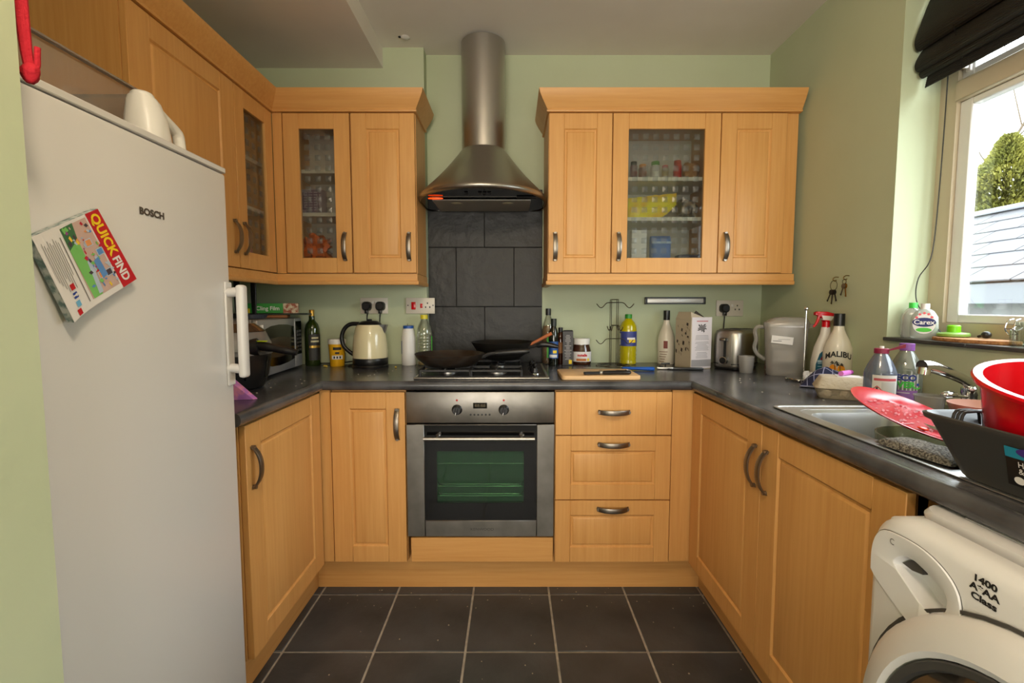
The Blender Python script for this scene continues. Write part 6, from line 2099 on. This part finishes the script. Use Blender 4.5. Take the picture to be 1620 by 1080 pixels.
# ------------------------------------------------------------------ outside
bm = BM(); box(bm, 1.7, 40, -20, 40, -.4, -.3)
struct('ground_outside', bm, mat('yard_concrete', (150, 147, 140), .9), label='concrete yard outside the window')
sh = thing('garden_shed', 'outbuilding with a slate roof and whitewashed wall outside the window', 'shed', (3.55, 1.5, -.3))
SZ = .3
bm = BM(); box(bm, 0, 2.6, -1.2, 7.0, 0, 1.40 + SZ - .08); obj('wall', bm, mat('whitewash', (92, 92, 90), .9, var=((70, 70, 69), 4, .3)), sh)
bm = BM(); box(bm, -.10, -.06, -1.3, 7.1, 1.22 + SZ, 1.37 + SZ, .005, 1); obj('gutter_board', bm, mat('grey_fascia', (84, 86, 90), .6), sh)
rise, run = .72, 1.25
SLR = [mat('roof_slate_' + str(i), c, .55, var=(tuple(v - 14 for v in c), 6, .3)) for i, c in enumerate(((62, 62, 66), (54, 54, 60), (70, 68, 70)))]
nr, nc = 6, 22
pw, ph = .38, sqrt(rise ** 2 + run ** 2) / nr
ang = atan2(rise, run)
bm = BM(); box(bm, 0, pw - .008, 0, ph * 1.25, 0, .012, .002, 1)
me0 = None
for r_ in range(nr):
    for c_ in range(nc):
        if me0 is None:
            o = obj('slate', bm, SLR, sh); me0 = o.data
        else:
            o = bpy.data.objects.new('slate', me0); COL.objects.link(o); o.parent = sh
        d_ = ph * r_
        o.location = (-.12 + d_ * cos(ang), 7.1 - (c_ + (.5 if r_ % 2 else 0)) * pw - .0, 1.38 + SZ + d_ * sin(ang))
        # local x runs along the eaves (-y), local y up the slope
        M_ = Matrix(((0, cos(ang - .03), -sin(ang - .03)), (-1, 0, 0), (0, sin(ang - .03), cos(ang - .03))))
        o.rotation_euler = M_.to_euler()
bm = BM(); box(bm, run - .16, run + .02, -1.3, 7.1, 1.38 + rise + SZ, 1.43 + rise + SZ, .01); obj('ridge', bm, mat('lead_ridge', (96, 98, 104), .5), sh)
bm = BM(); prism(bm, [(-.10, 1.365 + SZ), (run, 1.365 + rise + SZ), (2 * run, 1.365 + SZ)], -1.25, 7.05, 'y'); obj('roof_deck', bm, mat('roof_boards', (70, 66, 62), .8), sh)


def conifer(label, loc, Hh, R, nleaf, seed, m):
    rr = random.Random(seed)
    t = thing('conifer_tree', label, 'tree', loc, 0)
    bm = BM(); tube(bm, [(0, 0, 0), (.05, 0, Hh * .5), (0, .05, Hh * .9)], [.16, .1, .03], 8); obj('trunk', bm, mat('bark', (90, 76, 60), .9), t)
    vs, fs = [], []
    for i in range(nleaf):
        z_ = rr.random() ** .9
        lobe = 1 + .28 * sin(5 * z_ * 6.28 + 1.3) * .6 + .25 * noise.noise(Vector((z_ * 7, rr.random() * .5, seed)))
        a = rr.uniform(0, 2 * pi)
        rad = R * (1 - z_ ** 1.7) ** .8 * lobe * (1 + .22 * noise.noise(Vector((cos(a) * 2.2, sin(a) * 2.2, z_ * 6)))) * rr.uniform(.62, 1.04)
        c_ = Vector((rad * cos(a), rad * sin(a), Hh * (.04 + .96 * z_)))
        d_ = Vector((cos(a), sin(a), rr.uniform(-.5, .9))).normalized()
        s_, u_ = frame_of(d_)
        L_, w_ = rr.uniform(.05, .13), rr.uniform(.012, .03)
        tw = rr.uniform(0, pi)
        s_ = s_ * cos(tw) + u_ * sin(tw)
        b_ = len(vs)
        vs += [c_ - s_ * w_, c_ + d_ * L_ * .5 - s_ * w_ * .8, c_ + d_ * L_, c_ + d_ * L_ * .5 + s_ * w_ * .8, c_ + s_ * w_]
        fs.append((b_, b_ + 1, b_ + 2, b_ + 3, b_ + 4))
    me = bpy.data.meshes.new('foliage')
    me.from_pydata(vs, [], fs)
    me.materials.append(m)
    o = bpy.data.objects.new('foliage', me); COL.objects.link(o); o.parent = t; o['kind'] = 'stuff'


CON = mat('yellow_green_foliage', (140, 134, 54), .8, var=((98, 102, 40), 1.8, .2))
conifer('yellow-green conifer behind the slate roof', (9.5, 9.3, -.3), 4.75, 1.45, 60000, 2, CON)


def bare_tree(label, loc, Hh, seed):
    rr = random.Random(seed)
    t = thing('bare_tree', label, 'tree', loc, 0)
    bm_t, bm_b = BM(), BM()

    def grow(p, d, L, r, lev):
        n_ = 4
        pts, rs = [p.copy()], [r]
        q = p.copy()
        for i in range(n_):
            d = (d + Vector((rr.uniform(-.25, .25), rr.uniform(-.25, .25), rr.uniform(-.08, .2)))).normalized()
            q = q + d * L / n_
            pts.append(q.copy()); rs.append(r * (1 - .55 * (i + 1) / n_))
        tube(bm_t if lev == 0 else bm_b, pts, rs, 6 if lev < 2 else 4)
        if lev < 4:
            for k_ in range(5 if lev else 7):
                f = rr.uniform(.35, 1)
                i = min(n_ - 1, int(f * n_))
                b_ = pts[i].lerp(pts[i + 1], f * n_ - i)
                ax = Vector((rr.uniform(-1, 1), rr.uniform(-1, 1), rr.uniform(-.1, .8))).normalized()
                grow(b_, (d * .5 + ax).normalized(), L * rr.uniform(.45, .7), r * .42, lev + 1)

    grow(Vector((0, 0, 0)), Vector((0, 0, 1)), Hh * .6, .15, 0)
    m = mat('pale_bark', (84, 74, 60), .9)
    obj('trunk', bm_t, m, t)
    obj('branches', bm_b, m, t, kind='stuff')


bare_tree('tall bare tree with spreading branches seen through the window', (15.2, 15.0, -.3), 10.0, 3)
